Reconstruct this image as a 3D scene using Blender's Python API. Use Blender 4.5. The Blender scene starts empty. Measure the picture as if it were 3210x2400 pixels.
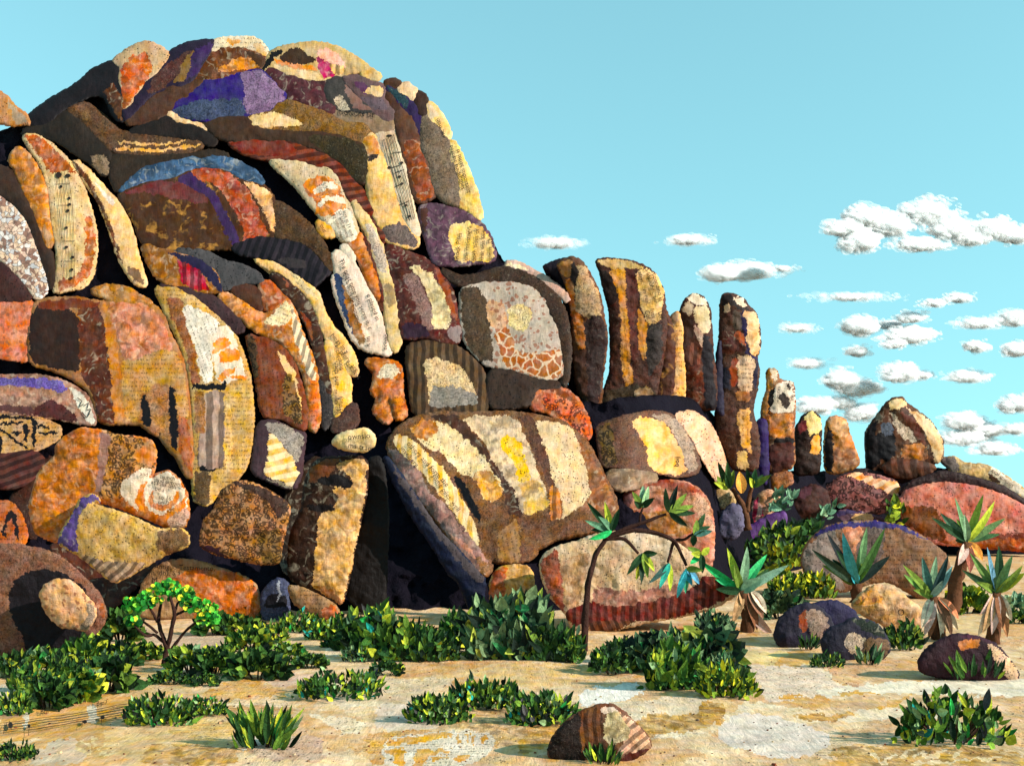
import bpy, math, random
import numpy as np
from mathutils import Vector, noise as mnoise
from mathutils.geometry import delaunay_2d_cdt
random.seed(7)
rng = np.random.default_rng(7)
R_ = math.radians
C = bpy.context.scene.collection
scene = bpy.context.scene

# ------------------------------------------------------------------ camera
FPX, CX, HY, CAMH = 3442.0, 1605.0, 1560.0, 3.0        # focal length, centre, horizon in photograph pixels; eye height
cam = bpy.data.cameras.new('camera'); camo = bpy.data.objects.new('camera', cam); C.objects.link(camo)
camo.location = (0, 0, CAMH); camo.rotation_euler = (R_(90), 0, 0)
cam.sensor_width = 36; cam.lens = 36 * FPX / 3210; cam.shift_y = (HY - 1200) / 3210
cam.clip_start = 0.1; cam.clip_end = 20000
scene.camera = camo
# ------------------------------------------------------------------ light
SUN_EL, SUN_AZ = R_(27), R_(24)      # azimuth: from the right, swung this far towards the camera
to_sun = Vector((math.cos(SUN_EL) * math.cos(SUN_AZ), -math.cos(SUN_EL) * math.sin(SUN_AZ), math.sin(SUN_EL)))
sl = bpy.data.lights.new('sun', 'SUN'); sl.energy = 5.0; sl.angle = R_(0.5); sl.color = (1.0, 0.95, 0.86)
so = bpy.data.objects.new('sun', sl); C.objects.link(so)
so.rotation_euler = to_sun.to_track_quat('Z', 'Y').to_euler()
w = bpy.data.worlds.new('World'); scene.world = w; w.use_nodes = True
nt = w.node_tree; nt.nodes.clear()
sk = nt.nodes.new('ShaderNodeTexSky'); sk.sky_type = 'NISHITA'; sk.sun_disc = False
sk.sun_elevation = SUN_EL; sk.sun_rotation = math.atan2(to_sun.x, to_sun.y)
sk.air_density = 1.0; sk.dust_density = 0.0; sk.ozone_density = 1.0
geo = nt.nodes.new('ShaderNodeTexCoord'); lift = nt.nodes.new('ShaderNodeVectorMath'); lift.operation = 'MULTIPLY_ADD'
lift.inputs[1].default_value = (1, 1, 0.6); lift.inputs[2].default_value = (0, 0, 0.28)
nt.links.new(geo.outputs['Generated'], lift.inputs[0]); nt.links.new(lift.outputs[0], sk.inputs[0])
tint = nt.nodes.new('ShaderNodeVectorMath'); tint.operation = 'MULTIPLY'; tint.inputs[1].default_value = (1.15, 1.65, 1.17)
bg = nt.nodes.new('ShaderNodeBackground'); bg.inputs[1].default_value = 0.145
wo = nt.nodes.new('ShaderNodeOutputWorld')
nt.links.new(sk.outputs[0], tint.inputs[0]); nt.links.new(tint.outputs[0], bg.inputs[0]); nt.links.new(bg.outputs[0], wo.inputs[0])
scene.view_settings.view_transform = 'Standard'; scene.view_settings.look = 'None'
scene.view_settings.exposure = 0.74; scene.view_settings.gamma = 1.0
scene.cycles.max_bounces = 7; scene.cycles.transparent_max_bounces = 32

# ------------------------------------------------------------------ helpers
TS = 1000 / 2068
TILE = {'A': (0, 0, TS), 'B': (800, 0, TS), 'C': (0, 700, TS), 'D': (800, 700, TS), 'E': (0, 1400, TS), 'G': (800, 1400, TS),
        'H': (1600, 700, TS), 'I': (1600, 1400, TS), 'J': (2210, 400, TS), 'K': (2210, 1200, TS), 'L': (2210, 1600, TS),
        'M': (1200, 1600, TS), 'N': (0, 1600, TS), 'F': (0, 0, 3210 / 2212)}
def pts(t, s):
    ox, oy, k = TILE[t]
    a = np.array([[float(v) for v in p.split(',')] for p in s.split()])
    return a * k + np.array([ox, oy])
def pt(t, x, y):
    ox, oy, k = TILE[t]
    return np.array([ox + x * k, oy + y * k])
def gd(y): return CAMH * FPX / np.maximum(y - HY, 3.0)          # where the flat ground is met below the horizon
def pos(x, y, d):
    x = np.asarray(x, float); y = np.asarray(y, float); d = np.asarray(d, float) + 0 * x
    return np.stack([(x - CX) / FPX * d, d, CAMH + (HY - y) / FPX * d], -1)
def lin(c):
    c = np.asarray(c, float) / 255.0
    return np.where(c <= 0.04045, c / 12.92, ((c + 0.055) / 1.055) ** 2.4)
def alb(c):
    l = lin(c); y = float(l @ np.array([.3, .55, .15])) + 1e-4
    return np.clip(l * min(1.0, (y / .42) ** .12) * (1.0 if y < .42 else (.42 / y) ** .35) * np.array([1.14, .93, .80]) * .8, 0, .9)
def hashn(ix, iy, s):
    h = (ix.astype(np.int64) * 374761393 + iy.astype(np.int64) * 668265263 + s * 974634777) & 0xffffffff
    h = ((h ^ (h >> 13)) * 1274126177) & 0xffffffff
    return ((h ^ (h >> 16)) & 0xffff) / 32767.5 - 1.0
def vnoise(x, y, s=0):
    x = np.asarray(x, float); y = np.asarray(y, float)
    ix = np.floor(x); iy = np.floor(y); fx = x - ix; fy = y - iy
    fx = fx * fx * (3 - 2 * fx); fy = fy * fy * (3 - 2 * fy)
    a = hashn(ix, iy, s); b = hashn(ix + 1, iy, s); c = hashn(ix, iy + 1, s); d = hashn(ix + 1, iy + 1, s)
    return (a * (1 - fx) + b * fx) * (1 - fy) + (c * (1 - fx) + d * fx) * fy
def fbm(x, y, s=0, o=3):
    r = 0; a = 0.55
    for k in range(o):
        r = r + a * vnoise(np.asarray(x) * 2 ** k, np.asarray(y) * 2 ** k, s + k); a *= 0.5
    return r
def inside(poly, x, y):
    c = np.zeros(len(x), bool); n = len(poly); j = n - 1
    for i in range(n):
        xi, yi = poly[i]; xj, yj = poly[j]
        if yi != yj:
            c ^= ((yi > y) != (yj > y)) & (x < (xj - xi) * (y - yi) / (yj - yi) + xi)
        j = i
    return c
def edge_dist(poly, x, y):
    d = np.full(len(x), 1e9)
    for i in range(len(poly)):
        a = poly[i - 1]; b = poly[i]; ab = b - a; L = (ab ** 2).sum() + 1e-9
        t = np.clip(((x - a[0]) * ab[0] + (y - a[1]) * ab[1]) / L, 0, 1)
        d = np.minimum(d, np.hypot(x - a[0] - t * ab[0], y - a[1] - t * ab[1]))
    return d
def chaikin(p, n=2):
    for _ in range(n):
        q = np.roll(p, -1, 0)
        p = np.stack([p * .84 + q * .16, p * .16 + q * .84], 1).reshape(-1, 2)
    return p
def resample(p, step):
    q = np.vstack([p, p[:1]]); seg = np.hypot(*np.diff(q, axis=0).T); L = np.concatenate([[0], np.cumsum(seg)])
    n = max(8, int(L[-1] / step)); t = np.linspace(0, L[-1], n, endpoint=False)
    return np.stack([np.interp(t, L, q[:, 0]), np.interp(t, L, q[:, 1])], 1)
def grow(p, g):
    """push an outline outwards"""
    a = 0.5 * np.sum(p[:, 0] * np.roll(p[:, 1], -1) - np.roll(p[:, 0], -1) * p[:, 1])
    t = np.roll(p, -1, 0) - np.roll(p, 1, 0); t /= np.linalg.norm(t, axis=1)[:, None] + 1e-9
    return p + np.stack([t[:, 1], -t[:, 0]], 1) * (g if a > 0 else -g)
def sstep(a, b, x):
    t = np.clip((x - a) / (b - a), 0, 1); return t * t * (3 - 2 * t)
def hill_depth(x, y):
    l = 28.5 + (1900 - y) * 0.0105
    r = 62 - (y - 1500) * 0.02
    t = sstep(1950, 2800, x)
    return np.minimum(l * (1 - t) + r * t, np.where(y > 1580, gd(y) + 0.3, 1e9))
def tag(o, label=None, cat=None, group=None, kind=None):
    if label: o['label'] = label
    if cat: o['category'] = cat
    if group: o['group'] = group
    if kind: o['kind'] = kind
    return o
def mesh_obj(name, verts, faces, mats, parent=None, col=None, uv=None, mi=None, smooth=True, origin=None):
    verts = np.asarray(verts, float)
    o_ = np.zeros(3) if origin is None else np.asarray(origin, float)
    me = bpy.data.meshes.new(name)
    me.from_pydata((verts - o_).tolist(), [], faces)
    for m in mats: me.materials.append(m)
    nl = len(me.loops)
    if col is not None:                                    # one colour for each face
        tot = np.empty(len(me.polygons), np.int32); me.polygons.foreach_get('loop_total', tot)
        a = me.color_attributes.new('Col', 'FLOAT_COLOR', 'CORNER')
        cc = np.repeat(np.concatenate([col, np.ones((len(col), 1))], 1), tot, 0).astype(np.float32)
        a.data.foreach_set('color', cc.ravel())
    if uv is not None:
        u = me.uv_layers.new(name='puv'); u.data.foreach_set('uv', np.asarray(uv, np.float32).ravel())
    if mi is not None: me.polygons.foreach_set('material_index', np.asarray(mi, np.int32))
    if smooth: me.polygons.foreach_set('use_smooth', np.ones(len(me.polygons), bool))
    me.update()
    o = bpy.data.objects.new(name, me); C.objects.link(o)
    o.location = o_ if parent is None else (o_ - np.array(parent.matrix_world.translation if False else parent.location))
    if parent is not None: o.parent = parent
    return o
def empty(name, loc):
    o = bpy.data.objects.new(name, None); C.objects.link(o); o.location = loc; o.empty_display_size = 0.3
    return o

# ------------------------------------------------------------------ materials
def new_mat(name):
    m = bpy.data.materials.new(name); m.use_nodes = True
    t = m.node_tree; t.nodes.clear()
    out = t.nodes.new('ShaderNodeOutputMaterial'); b = t.nodes.new('ShaderNodeBsdfPrincipled')
    t.links.new(b.outputs[0], out.inputs[0])
    return m, t, b
class NT:
    def __init__(s, t): s.t = t
    def n(s, ty, **k):
        x = s.t.nodes.new('ShaderNode' + ty)
        for a, v in k.items():
            if hasattr(x, a) and a not in x.inputs: setattr(x, a, v)
            else: x.inputs[a].default_value = v
        return x
    def l(s, a, b): s.t.links.new(a, b)
    def noise(s, vec, scale, detail=5, rough=.6, dist=0):
        x = s.n('TexNoise'); x.inputs['Scale'].default_value = scale; x.inputs['Detail'].default_value = detail
        x.inputs['Roughness'].default_value = rough; x.inputs['Distortion'].default_value = dist
        s.l(vec, x.inputs['Vector']); return x.outputs['Fac']
    def ramp(s, fac, a, b, va=0., vb=1.):
        x = s.n('MapRange'); x.inputs[1].default_value = a; x.inputs[2].default_value = b
        x.inputs[3].default_value = va; x.inputs[4].default_value = vb; s.l(fac, x.inputs[0]); return x.outputs[0]
    def math(s, op, a, b=None):
        x = s.n('Math', operation=op)
        for i, v in enumerate((a, b)):
            if v is None: continue
            if isinstance(v, (int, float)): x.inputs[i].default_value = v
            else: s.l(v, x.inputs[i])
        return x.outputs[0]
    def mul(s, col, fac):
        x = s.n('VectorMath', operation='SCALE'); s.l(col, x.inputs[0]); s.l(fac, x.inputs['Scale']); return x.outputs[0]
    def mix(s, fac, a, b):
        x = s.n('Mix', data_type='RGBA')
        if isinstance(fac, (int, float)): x.inputs[0].default_value = fac
        else: s.l(fac, x.inputs[0])
        for i, v in ((6, a), (7, b)):
            if isinstance(v, tuple): x.inputs[i].default_value = (*v, 1)
            else: s.l(v, x.inputs[i])
        return x.outputs[2]
def paper(pat):
    """collage paper pasted on stone: mottled wash, wrinkles and one printed pattern"""
    m, t, b = new_mat('paper_' + pat); N = NT(t)
    at = N.n('VertexColor', layer_name='Col'); uvn = N.n('UVMap', uv_map='puv'); uv = uvn.outputs[0]; col = at.outputs[0]
    big = N.noise(uv, 1.3, 6, .65, .4); mp = N.n('Mapping'); mp.inputs['Scale'].default_value = (11, 2.6, 1); N.l(uv, mp.inputs['Vector']); mid = N.noise(mp.outputs[0], 1., 6, .72, .7)
    mp2 = N.n('Mapping'); mp2.inputs['Scale'].default_value = (6, 34, 1); N.l(uv, mp2.inputs['Vector']); fine = N.noise(mp2.outputs[0], 1., 4, .75)
    f = N.math('MULTIPLY', N.ramp(big, .3, .7, .7, 1.24), N.ramp(mid, .3, .72, .74, 1.2))
    f = N.math('MULTIPLY', f, N.ramp(fine, .28, .72, .74, 1.22))
    c = N.mul(col, f)
    wash = N.n('HueSaturation'); N.l(c, wash.inputs['Color'])
    N.l(N.ramp(N.noise(uv, 2.3, 3), .3, .7, .488, .512), wash.inputs['Hue']); N.l(N.ramp(N.noise(uv, 3.1, 3), .3, .7, .82, 1.15), wash.inputs['Saturation'])
    c = wash.outputs[0]
    dark = N.mul(c, N.math('ADD', .16, 0.0)); lite = N.mix(.55, c, (.72, .6, .42))
    hgt = N.math('ADD', N.math('MULTIPLY', big, .6), N.math('MULTIPLY', mid, .5))
    def vor(scale, feature='F1', rnd=1., vec=uv):
        v = N.n('TexVoronoi', feature=feature); v.inputs['Scale'].default_value = scale; v.inputs['Randomness'].default_value = rnd
        N.l(vec, v.inputs['Vector']); return v
    wob = N.n('VectorMath', operation='ADD'); N.l(uv, wob.inputs[0])
    nz = N.n('TexNoise'); nz.inputs['Scale'].default_value = 3.; N.l(uv, nz.inputs['Vector'])
    sc = N.n('VectorMath', operation='SCALE'); sc.inputs['Scale'].default_value = .3; N.l(nz.outputs['Color'], sc.inputs[0]); N.l(sc.outputs[0], wob.inputs[1])
    wv = wob.outputs[0]
    sep = N.n('SeparateXYZ'); N.l(uv, sep.inputs[0]); U, V = sep.outputs[0], sep.outputs[1]
    if pat == 'speckle':
        v = vor(11); k = N.math('LESS_THAN', v.outputs['Distance'], .26)
        k = N.math('MULTIPLY', k, N.math('GREATER_THAN', N.noise(uv, 3, 3), .47)); c = N.mix(N.math('MULTIPLY', k, .85), c, dark)
    elif pat == 'leopard':
        v = vor(7.5, vec=wv); d = v.outputs['Distance']
        k = N.math('MULTIPLY', N.math('GREATER_THAN', d, .27), N.math('LESS_THAN', d, .56)); c = N.mix(N.math('MULTIPLY', k, .9), c, dark)
    elif pat == 'spots':
        v = vor(5.2, vec=wv); k = N.math('LESS_THAN', v.outputs['Distance'], .33)
        c = N.mix(k, c, N.mix(.75, c, (.19, .055, .025)))
    elif pat == 'giraffe':
        v = vor(3.0, 'DISTANCE_TO_EDGE', vec=wv); k = N.ramp(v.outputs['Distance'], .03, .1, 1, 0); c = N.mix(N.math('MULTIPLY', k, .8), c, lite)
    elif pat == 'mosaic':
        v = vor(7.5, vec=wv); e = vor(7.5, 'DISTANCE_TO_EDGE', vec=wv)
        hs = N.n('SeparateXYZ'); N.l(v.outputs['Color'], hs.inputs[0])
        c = N.mix(N.math('MULTIPLY', N.math('GREATER_THAN', hs.outputs[0], .62), .8), c, (.13, .045, .03)); c = N.mix(N.math('MULTIPLY', N.math('GREATER_THAN', hs.outputs[1], .7), .5), c, (.55, .55, .55))
        c = N.mix(N.ramp(e.outputs['Distance'], .02, .09, .8, 0), c, (.09, .05, .04))
    elif pat in ('stripe', 'stripe_light', 'plank'):
        wv_ = N.n('TexWave', wave_type='BANDS', bands_direction='X'); wv_.inputs['Scale'].default_value = {'stripe': 1.25, 'stripe_light': 1.0, 'plank': .8}[pat]
        wv_.inputs['Distortion'].default_value = 2.4; wv_.inputs['Detail'].default_value = 3; wv_.inputs['Detail Scale'].default_value = 1.2; N.l(uv, wv_.inputs['Vector'])
        k = N.ramp(wv_.outputs['Fac'], .35, .62, 0, 1)
        c = N.mix(N.math('MULTIPLY', k, .75), c, dark if pat != 'stripe_light' else lite)
    elif pat == 'crackle':
        k = N.ramp(N.noise(uv, 9, 8, .8, 2.2), .47, .58, 0, 1); c = N.mix(N.math('MULTIPLY', k, .9), c, dark)
        k2 = N.ramp(N.noise(uv, 14, 5, .7, 1.5), .6, .66, 0, 1); c = N.mix(N.math('MULTIPLY', k2, .22), c, lite)
    elif pat == 'print':
        row = N.math('FRACT', N.math('MULTIPLY', V, 7.2)); inrow = N.math('MULTIPLY', N.math('GREATER_THAN', row, .34), N.math('LESS_THAN', row, .72))
        rid = N.math('FLOOR', N.math('MULTIPLY', V, 7.2)); cx = N.n('CombineXYZ')
        N.l(N.math('MULTIPLY', U, 24), cx.inputs[0]); N.l(N.math('ADD', N.math('MULTIPLY', rid, 3.7), N.math('MULTIPLY', row, 1.6)), cx.inputs[1])
        k = N.math('GREATER_THAN', N.noise(cx.outputs[0], 1.0, 2, .5), .53)
        k = N.math('MULTIPLY', N.math('MULTIPLY', k, inrow), N.math('GREATER_THAN', N.noise(uv, 1.7, 2), .42)); c = N.mix(N.math('MULTIPLY', k, .7), c, dark)
    elif pat == 'weave':
        ck = N.n('TexBrick'); ck.inputs['Scale'].default_value = 6.; ck.inputs['Mortar Size'].default_value = .035; ck.inputs['Color1'].default_value = (1, 1, 1, 1)
        ck.inputs['Color2'].default_value = (.25, .25, .25, 1); ck.inputs['Mortar'].default_value = (.6, .6, .6, 1); N.l(wv, ck.inputs['Vector'])
        c = N.mix(N.math('MULTIPLY', N.math('SUBTRACT', 1.0, N.ramp(ck.outputs['Color'], 0, 1)), .95), c, dark)
    elif pat == 'weave_light':
        ck = N.n('TexBrick'); ck.inputs['Scale'].default_value = 3.2; ck.inputs['Mortar Size'].default_value = .05; N.l(wv, ck.inputs['Vector'])
        c = N.mix(N.math('MULTIPLY', ck.outputs['Fac'], .7), c, (.7, .62, .45))
    elif pat == 'gold_fleck':
        k = N.ramp(N.noise(wv, 2.4, 4, .6, .5), .55, .68, 0, 1); c = N.mix(N.math('MULTIPLY', k, .8), c, (.36, .15, .025))
    elif pat == 'fold':
        k = N.ramp(N.noise(wv, 1.8, 3, .5, 2.0), .42, .6, 0, 1); c = N.mix(N.math('MULTIPLY', k, .6), c, dark)
        k = N.ramp(N.noise(wv, 2.5, 3, .5, 2.0), .56, .66, 0, 1); c = N.mix(N.math('MULTIPLY', k, .3), c, lite)
    N.l(c, b.inputs['Base Color']); b.inputs['Roughness'].default_value = .6; b.inputs['Specular IOR Level'].default_value = .1
    wr = N.n('TexVoronoi', feature='DISTANCE_TO_EDGE'); wr.inputs['Scale'].default_value = 4.; N.l(wv, wr.inputs['Vector'])
    hgt = N.math('ADD', hgt, N.math('MULTIPLY', N.math('MINIMUM', wr.outputs['Distance'], .1), .6)); hgt = N.math('ADD', hgt, N.math('MULTIPLY', fine, .22))
    bp = N.n('Bump'); bp.inputs['Strength'].default_value = .5; bp.inputs['Distance'].default_value = .1; N.l(hgt, bp.inputs['Height']); N.l(bp.outputs[0], b.inputs['Normal'])
    return m
PATS = ['plain', 'speckle', 'leopard', 'spots', 'giraffe', 'mosaic', 'stripe', 'stripe_light', 'plank', 'crackle', 'print', 'weave', 'weave_light', 'gold_fleck', 'fold']
MAT = {p: paper(p) for p in PATS}
def flat_mat(name, c, rough=.7, bump=8., bd=.05):
    m, t, b = new_mat(name); N = NT(t); tc = N.n('TexCoord')
    f = N.ramp(N.noise(tc.outputs['Object'], bump * .25, 6, .65), .3, .7, .6, 1.35)
    rgb = N.n('RGB'); rgb.outputs[0].default_value = (*lin(c), 1); N.l(N.mul(rgb.outputs[0], f), b.inputs['Base Color']); b.inputs['Roughness'].default_value = rough; b.inputs['Specular IOR Level'].default_value = .06
    bp = N.n('Bump'); bp.inputs['Distance'].default_value = bd; N.l(N.noise(tc.outputs['Object'], bump, 6, .7), bp.inputs['Height']); N.l(bp.outputs[0], b.inputs['Normal'])
    return m
INK = flat_mat('printing_ink', (38, 30, 26)); HILL = flat_mat('gap_shade_stone', (15, 11, 20), .9, 1.2, .3)  # the hill's near-black puts crevice shade into its colour
BARK = flat_mat('brown_bark', (92, 58, 38), .8, 14, .06); BARK2 = flat_mat('dark_bark', (58, 36, 30), .8, 20, .05)
def leaf_mat():
    m, t, b = new_mat('leaf_paper'); N = NT(t); at = N.n('VertexColor', layer_name='Col'); tc = N.n('TexCoord'); g = tc.outputs['Object']
    f = N.math('MULTIPLY', N.ramp(N.noise(g, 7, 5, .7, .5), .3, .7, .55, 1.45), N.ramp(N.noise(g, 30, 3, .7), .3, .7, .75, 1.25))
    N.l(N.mul(at.outputs[0], f), b.inputs['Base Color']); b.inputs['Roughness'].default_value = .75; b.inputs['Specular IOR Level'].default_value = .08
    bp = N.n('Bump'); bp.inputs['Distance'].default_value = .03; N.l(N.noise(g, 22, 5, .7, 1), bp.inputs['Height']); N.l(bp.outputs[0], b.inputs['Normal'])
    return m
LEAF = leaf_mat()

# ------------------------------------------------------------------ rocks
ROCKS = {}
class Rock: pass
STEP = 5.0
def rock(key, name, label, cat, D, tile, outline, base, pat='plain', patches=(), k=.55, off=0., ang=0, group='boulders and slabs of the rock pile', rough=1.0, back=.8, smooth=2, rlim=52.):
    """one stone: its outline stands at its own distance, bulges towards the viewer and closes behind"""
    seed = sum(ord(ch) * (i + 3) for i, ch in enumerate(key)) % 9973
    poly = resample(grow(chaikin(pts(tile, outline), smooth), 10.5 if D == 'h' else 4.5), 4.5)
    poly = poly + 2.4 * np.stack([vnoise(poly[:, 0] / 6, poly[:, 1] / 6, seed), vnoise(poly[:, 0] / 6, poly[:, 1] / 6, seed + 9)], 1)
    r = Rock(); r.poly = poly
    x0, y0 = poly.min(0); x1, y1 = poly.max(0)
    gx, gy = np.meshgrid(np.arange(x0, x1, STEP), np.arange(y0, y1, STEP * .87))
    gx = gx + (np.arange(gx.shape[0]) % 2)[:, None] * STEP * .5
    g = np.stack([gx.ravel(), gy.ravel()], 1); g = g + rng.uniform(-1, 1, g.shape) * STEP * .22
    g = g[inside(poly, g[:, 0], g[:, 1])]
    if len(g): g = g[edge_dist(poly, g[:, 0], g[:, 1]) > STEP * .55]
    nb = len(poly)
    allp = np.vstack([poly, g]) if len(g) else poly
    vs, es, fs, _, _, _ = delaunay_2d_cdt([Vector(p) for p in allp], [], [list(range(nb))], 1, 1e-4)
    P = np.array([[v.x, v.y] for v in vs]); F = np.array([f for f in fs if len(f) == 3])
    e = edge_dist(poly, P[:, 0], P[:, 1]); r.rmax = max(e.max(), 4.)
    cen = poly.mean(0)
    dep = (lambda x, y: hill_depth(x, y) + off) if D == 'h' else (lambda x, y: D + off + 0 * np.asarray(x))
    Dc = float(dep(np.array([cen[0]]), np.array([cen[1]]))[0]); pm = Dc / FPX
    view = np.array([(cen[0] - CX) / FPX, 1., (HY - cen[1]) / FPX]); view /= np.linalg.norm(view)
    rr = min(r.rmax, rlim); k = k * .74
    def bulge(x, y, e=None):
        if e is None: e = edge_dist(poly, x, y)
        t = np.clip(e / rr, 0, 1)
        h = rr * np.sqrt(np.maximum(1 - (1 - t) ** 2, 0)) * k
        ed = np.clip(e / 10., 0, 1)
        h = h + ed * rough * (rr * .16 * fbm(x / (rr * .9 + 12), y / (rr * .9 + 12), seed) + 3.2 * fbm(x / 19, y / 17, seed + 3) + 1.1 * vnoise(x / 6, y / 6, seed + 5))
        return h * pm
    r.surf = lambda x, y, lift=0.: pos(x, y, dep(x, y)) - view * (bulge(x, y) + lift)[:, None]
    V = pos(P[:, 0], P[:, 1], dep(P[:, 0], P[:, 1])) - view * bulge(P[:, 0], P[:, 1], e)[:, None]
    # patches of paper; some dark ones put shade of left sides into colour
    fc = P[F].mean(1); qx = fc[:, 0] + 5 * vnoise(fc[:, 0] / 13, fc[:, 1] / 13, seed + 21) + 2.2 * vnoise(fc[:, 0] / 5, fc[:, 1] / 5, seed + 23)
    qy = fc[:, 1] + 5 * vnoise(fc[:, 0] / 13, fc[:, 1] / 13, seed + 22) + 2.2 * vnoise(fc[:, 0] / 5, fc[:, 1] / 5, seed + 24)
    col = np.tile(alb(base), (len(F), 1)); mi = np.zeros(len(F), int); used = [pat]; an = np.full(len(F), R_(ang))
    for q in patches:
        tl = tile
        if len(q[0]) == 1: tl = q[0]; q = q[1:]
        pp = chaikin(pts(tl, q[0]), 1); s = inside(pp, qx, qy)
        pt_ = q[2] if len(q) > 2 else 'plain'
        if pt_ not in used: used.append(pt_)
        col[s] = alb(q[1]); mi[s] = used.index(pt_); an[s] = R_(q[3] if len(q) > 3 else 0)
    ca, sa = np.cos(an)[:, None], np.sin(an)[:, None]
    L = P[F]; ux = (L[..., 0] * ca + L[..., 1] * sa) / 100 + seed * .37; uy = (-L[..., 0] * sa + L[..., 1] * ca) / 100 + seed * .11
    # the side that turns away, then a closing face behind
    nV = len(V); ring = list(range(nb)); bd = max(back * r.rmax * pm, .25)
    faces = F[:, ::-1].tolist(); uvs = np.stack([ux[:, ::-1], -uy[:, ::-1]], -1).reshape(-1, 2)
    back_v = (V[:nb] - V[:nb].mean(0)) * .94 + V[:nb].mean(0) + view * bd
    back2 = (V[:nb] - V[:nb].mean(0)) * .6 + V[:nb].mean(0) + view * bd * 1.9
    ex = []; n = nb
    area = 0.5 * np.sum(poly[:, 0] * np.roll(poly[:, 1], -1) - np.roll(poly[:, 0], -1) * poly[:, 1])
    for base_a, base_b in ((0, nV), (nV, nV + nb)):
        for i in range(n):
            j = (i + 1) % n
            f = (base_a + i, base_a + j, base_b + j, base_b + i)
            ex.append(f if area > 0 else f[::-1])
    cap = list(range(nV + nb, nV + 2 * nb)); ex.append(tuple(cap) if area < 0 else tuple(cap[::-1]))
    V = np.vstack([V, back_v, back2])
    exuv = []
    for f in ex:
        for a in f:
            i = a if a < nb else (a - nV) % nb
            exuv.append((poly[i, 0] / 100 + (.3 if a >= nV else 0), -poly[i, 1] / 100 + (.3 if a >= nV else 0)))
    # the turning side wears the colour of the paper nearest to it
    near = {}
    for fi, f in enumerate(F):
        for a in f:
            if a < nb: near[int(a)] = fi
    ecol = np.array([col[near.get(f[0] % nV if f[0] < nV else (f[0] - nV) % nb, 0)] for f in ex]); emi = [mi[near.get(f[0] if f[0] < nV else (f[0] - nV) % nb, 0)] for f in ex]
    bot = V[:, 2].min(); org = (V[:nb, 0].mean(), V[:nb, 1].mean(), bot)
    r.o = mesh_obj(name, V, [tuple(f) for f in faces] + ex, [MAT[p] for p in used], None, np.vstack([col, ecol]), np.vstack([uvs, np.array(exuv)]), np.concatenate([mi, emi]), True, org)
    tag(r.o, label, cat, group); r.seed = seed; ROCKS[key] = r
    return r
_tc = {}
def glyphs(s):
    cu = bpy.data.curves.new('t', 'FONT'); cu.body = s; cu.size = 1.0; cu.resolution_u = 2
    o = bpy.data.objects.new('t', cu); C.objects.link(o)
    dg = bpy.context.evaluated_depsgraph_get(); me = bpy.data.meshes.new_from_object(o.evaluated_get(dg))
    v = np.array([(p.co.x, p.co.y) for p in me.vertices]).reshape(-1, 2); f = [tuple(p.vertices) for p in me.polygons]
    bpy.data.objects.remove(o); bpy.data.meshes.remove(me); bpy.data.curves.remove(cu)
    return v, f
def place_ink(name, surf, parent, V2, Fs, lift):
    x, y = V2[:, 0], V2[:, 1]
    V3 = surf(x, y, lift * 2.2)
    return mesh_obj(name, V3, Fs, [INK], parent, smooth=False, origin=np.array(parent.location))
def words(key, tile, lines, lift=.035, surf=None, parent=None):
    """lines: (text, x, y, size, clockwise angle) in tile pixels, printed on the stone's own surface"""
    r = ROCKS.get(key); surf = surf or r.surf; parent = parent or r.o
    kk = TILE[tile][2]
    for s, x, y, size, a in lines:
        v, f = glyphs(s)
        ca, sa = math.cos(R_(a)), math.sin(R_(a)); p = pt(tile, x, y); sz = size * kk
        place_ink('printed_text', surf, parent, np.stack([p[0] + sz * (v[:, 0] * ca + v[:, 1] * sa), p[1] + sz * (v[:, 0] * sa - v[:, 1] * ca)], 1), f, lift)
def staff(key, tile, lines, width=2.2, dots=(), lift=.03, surf=None, parent=None, name='printed_music'):
    r = ROCKS.get(key); surf = surf or r.surf; parent = parent or r.o
    VV = []; FF = []; n = 0; kk = TILE[tile][2]
    for s in lines:
        p = pts(tile, s); seg = np.hypot(*np.diff(p, axis=0).T); L = np.concatenate([[0], np.cumsum(seg)]); m = max(2, int(L[-1] / 6) + 1)
        t = np.linspace(0, L[-1], m); q = np.stack([np.interp(t, L, p[:, 0]), np.interp(t, L, p[:, 1])], 1)
        d = np.gradient(q, axis=0); d /= np.linalg.norm(d, axis=1)[:, None] + 1e-9; nn = np.stack([-d[:, 1], d[:, 0]], 1) * width * kk / 2
        VV += [q + nn, q - nn]; FF += [(n + i, n + i + 1, n + m + i + 1, n + m + i) for i in range(m - 1)]; n += 2 * m
    for x, y, rx, ry in dots:
        c = pt(tile, x, y); a = np.linspace(0, 2 * math.pi, 10, endpoint=False)
        VV.append(np.stack([c[0] + rx * kk * np.cos(a), c[1] + ry * kk * np.sin(a)], 1)); FF.append(tuple(range(n, n + 10))); n += 10
    return place_ink(name, surf, parent, np.vstack(VV), FF, lift)
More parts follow.
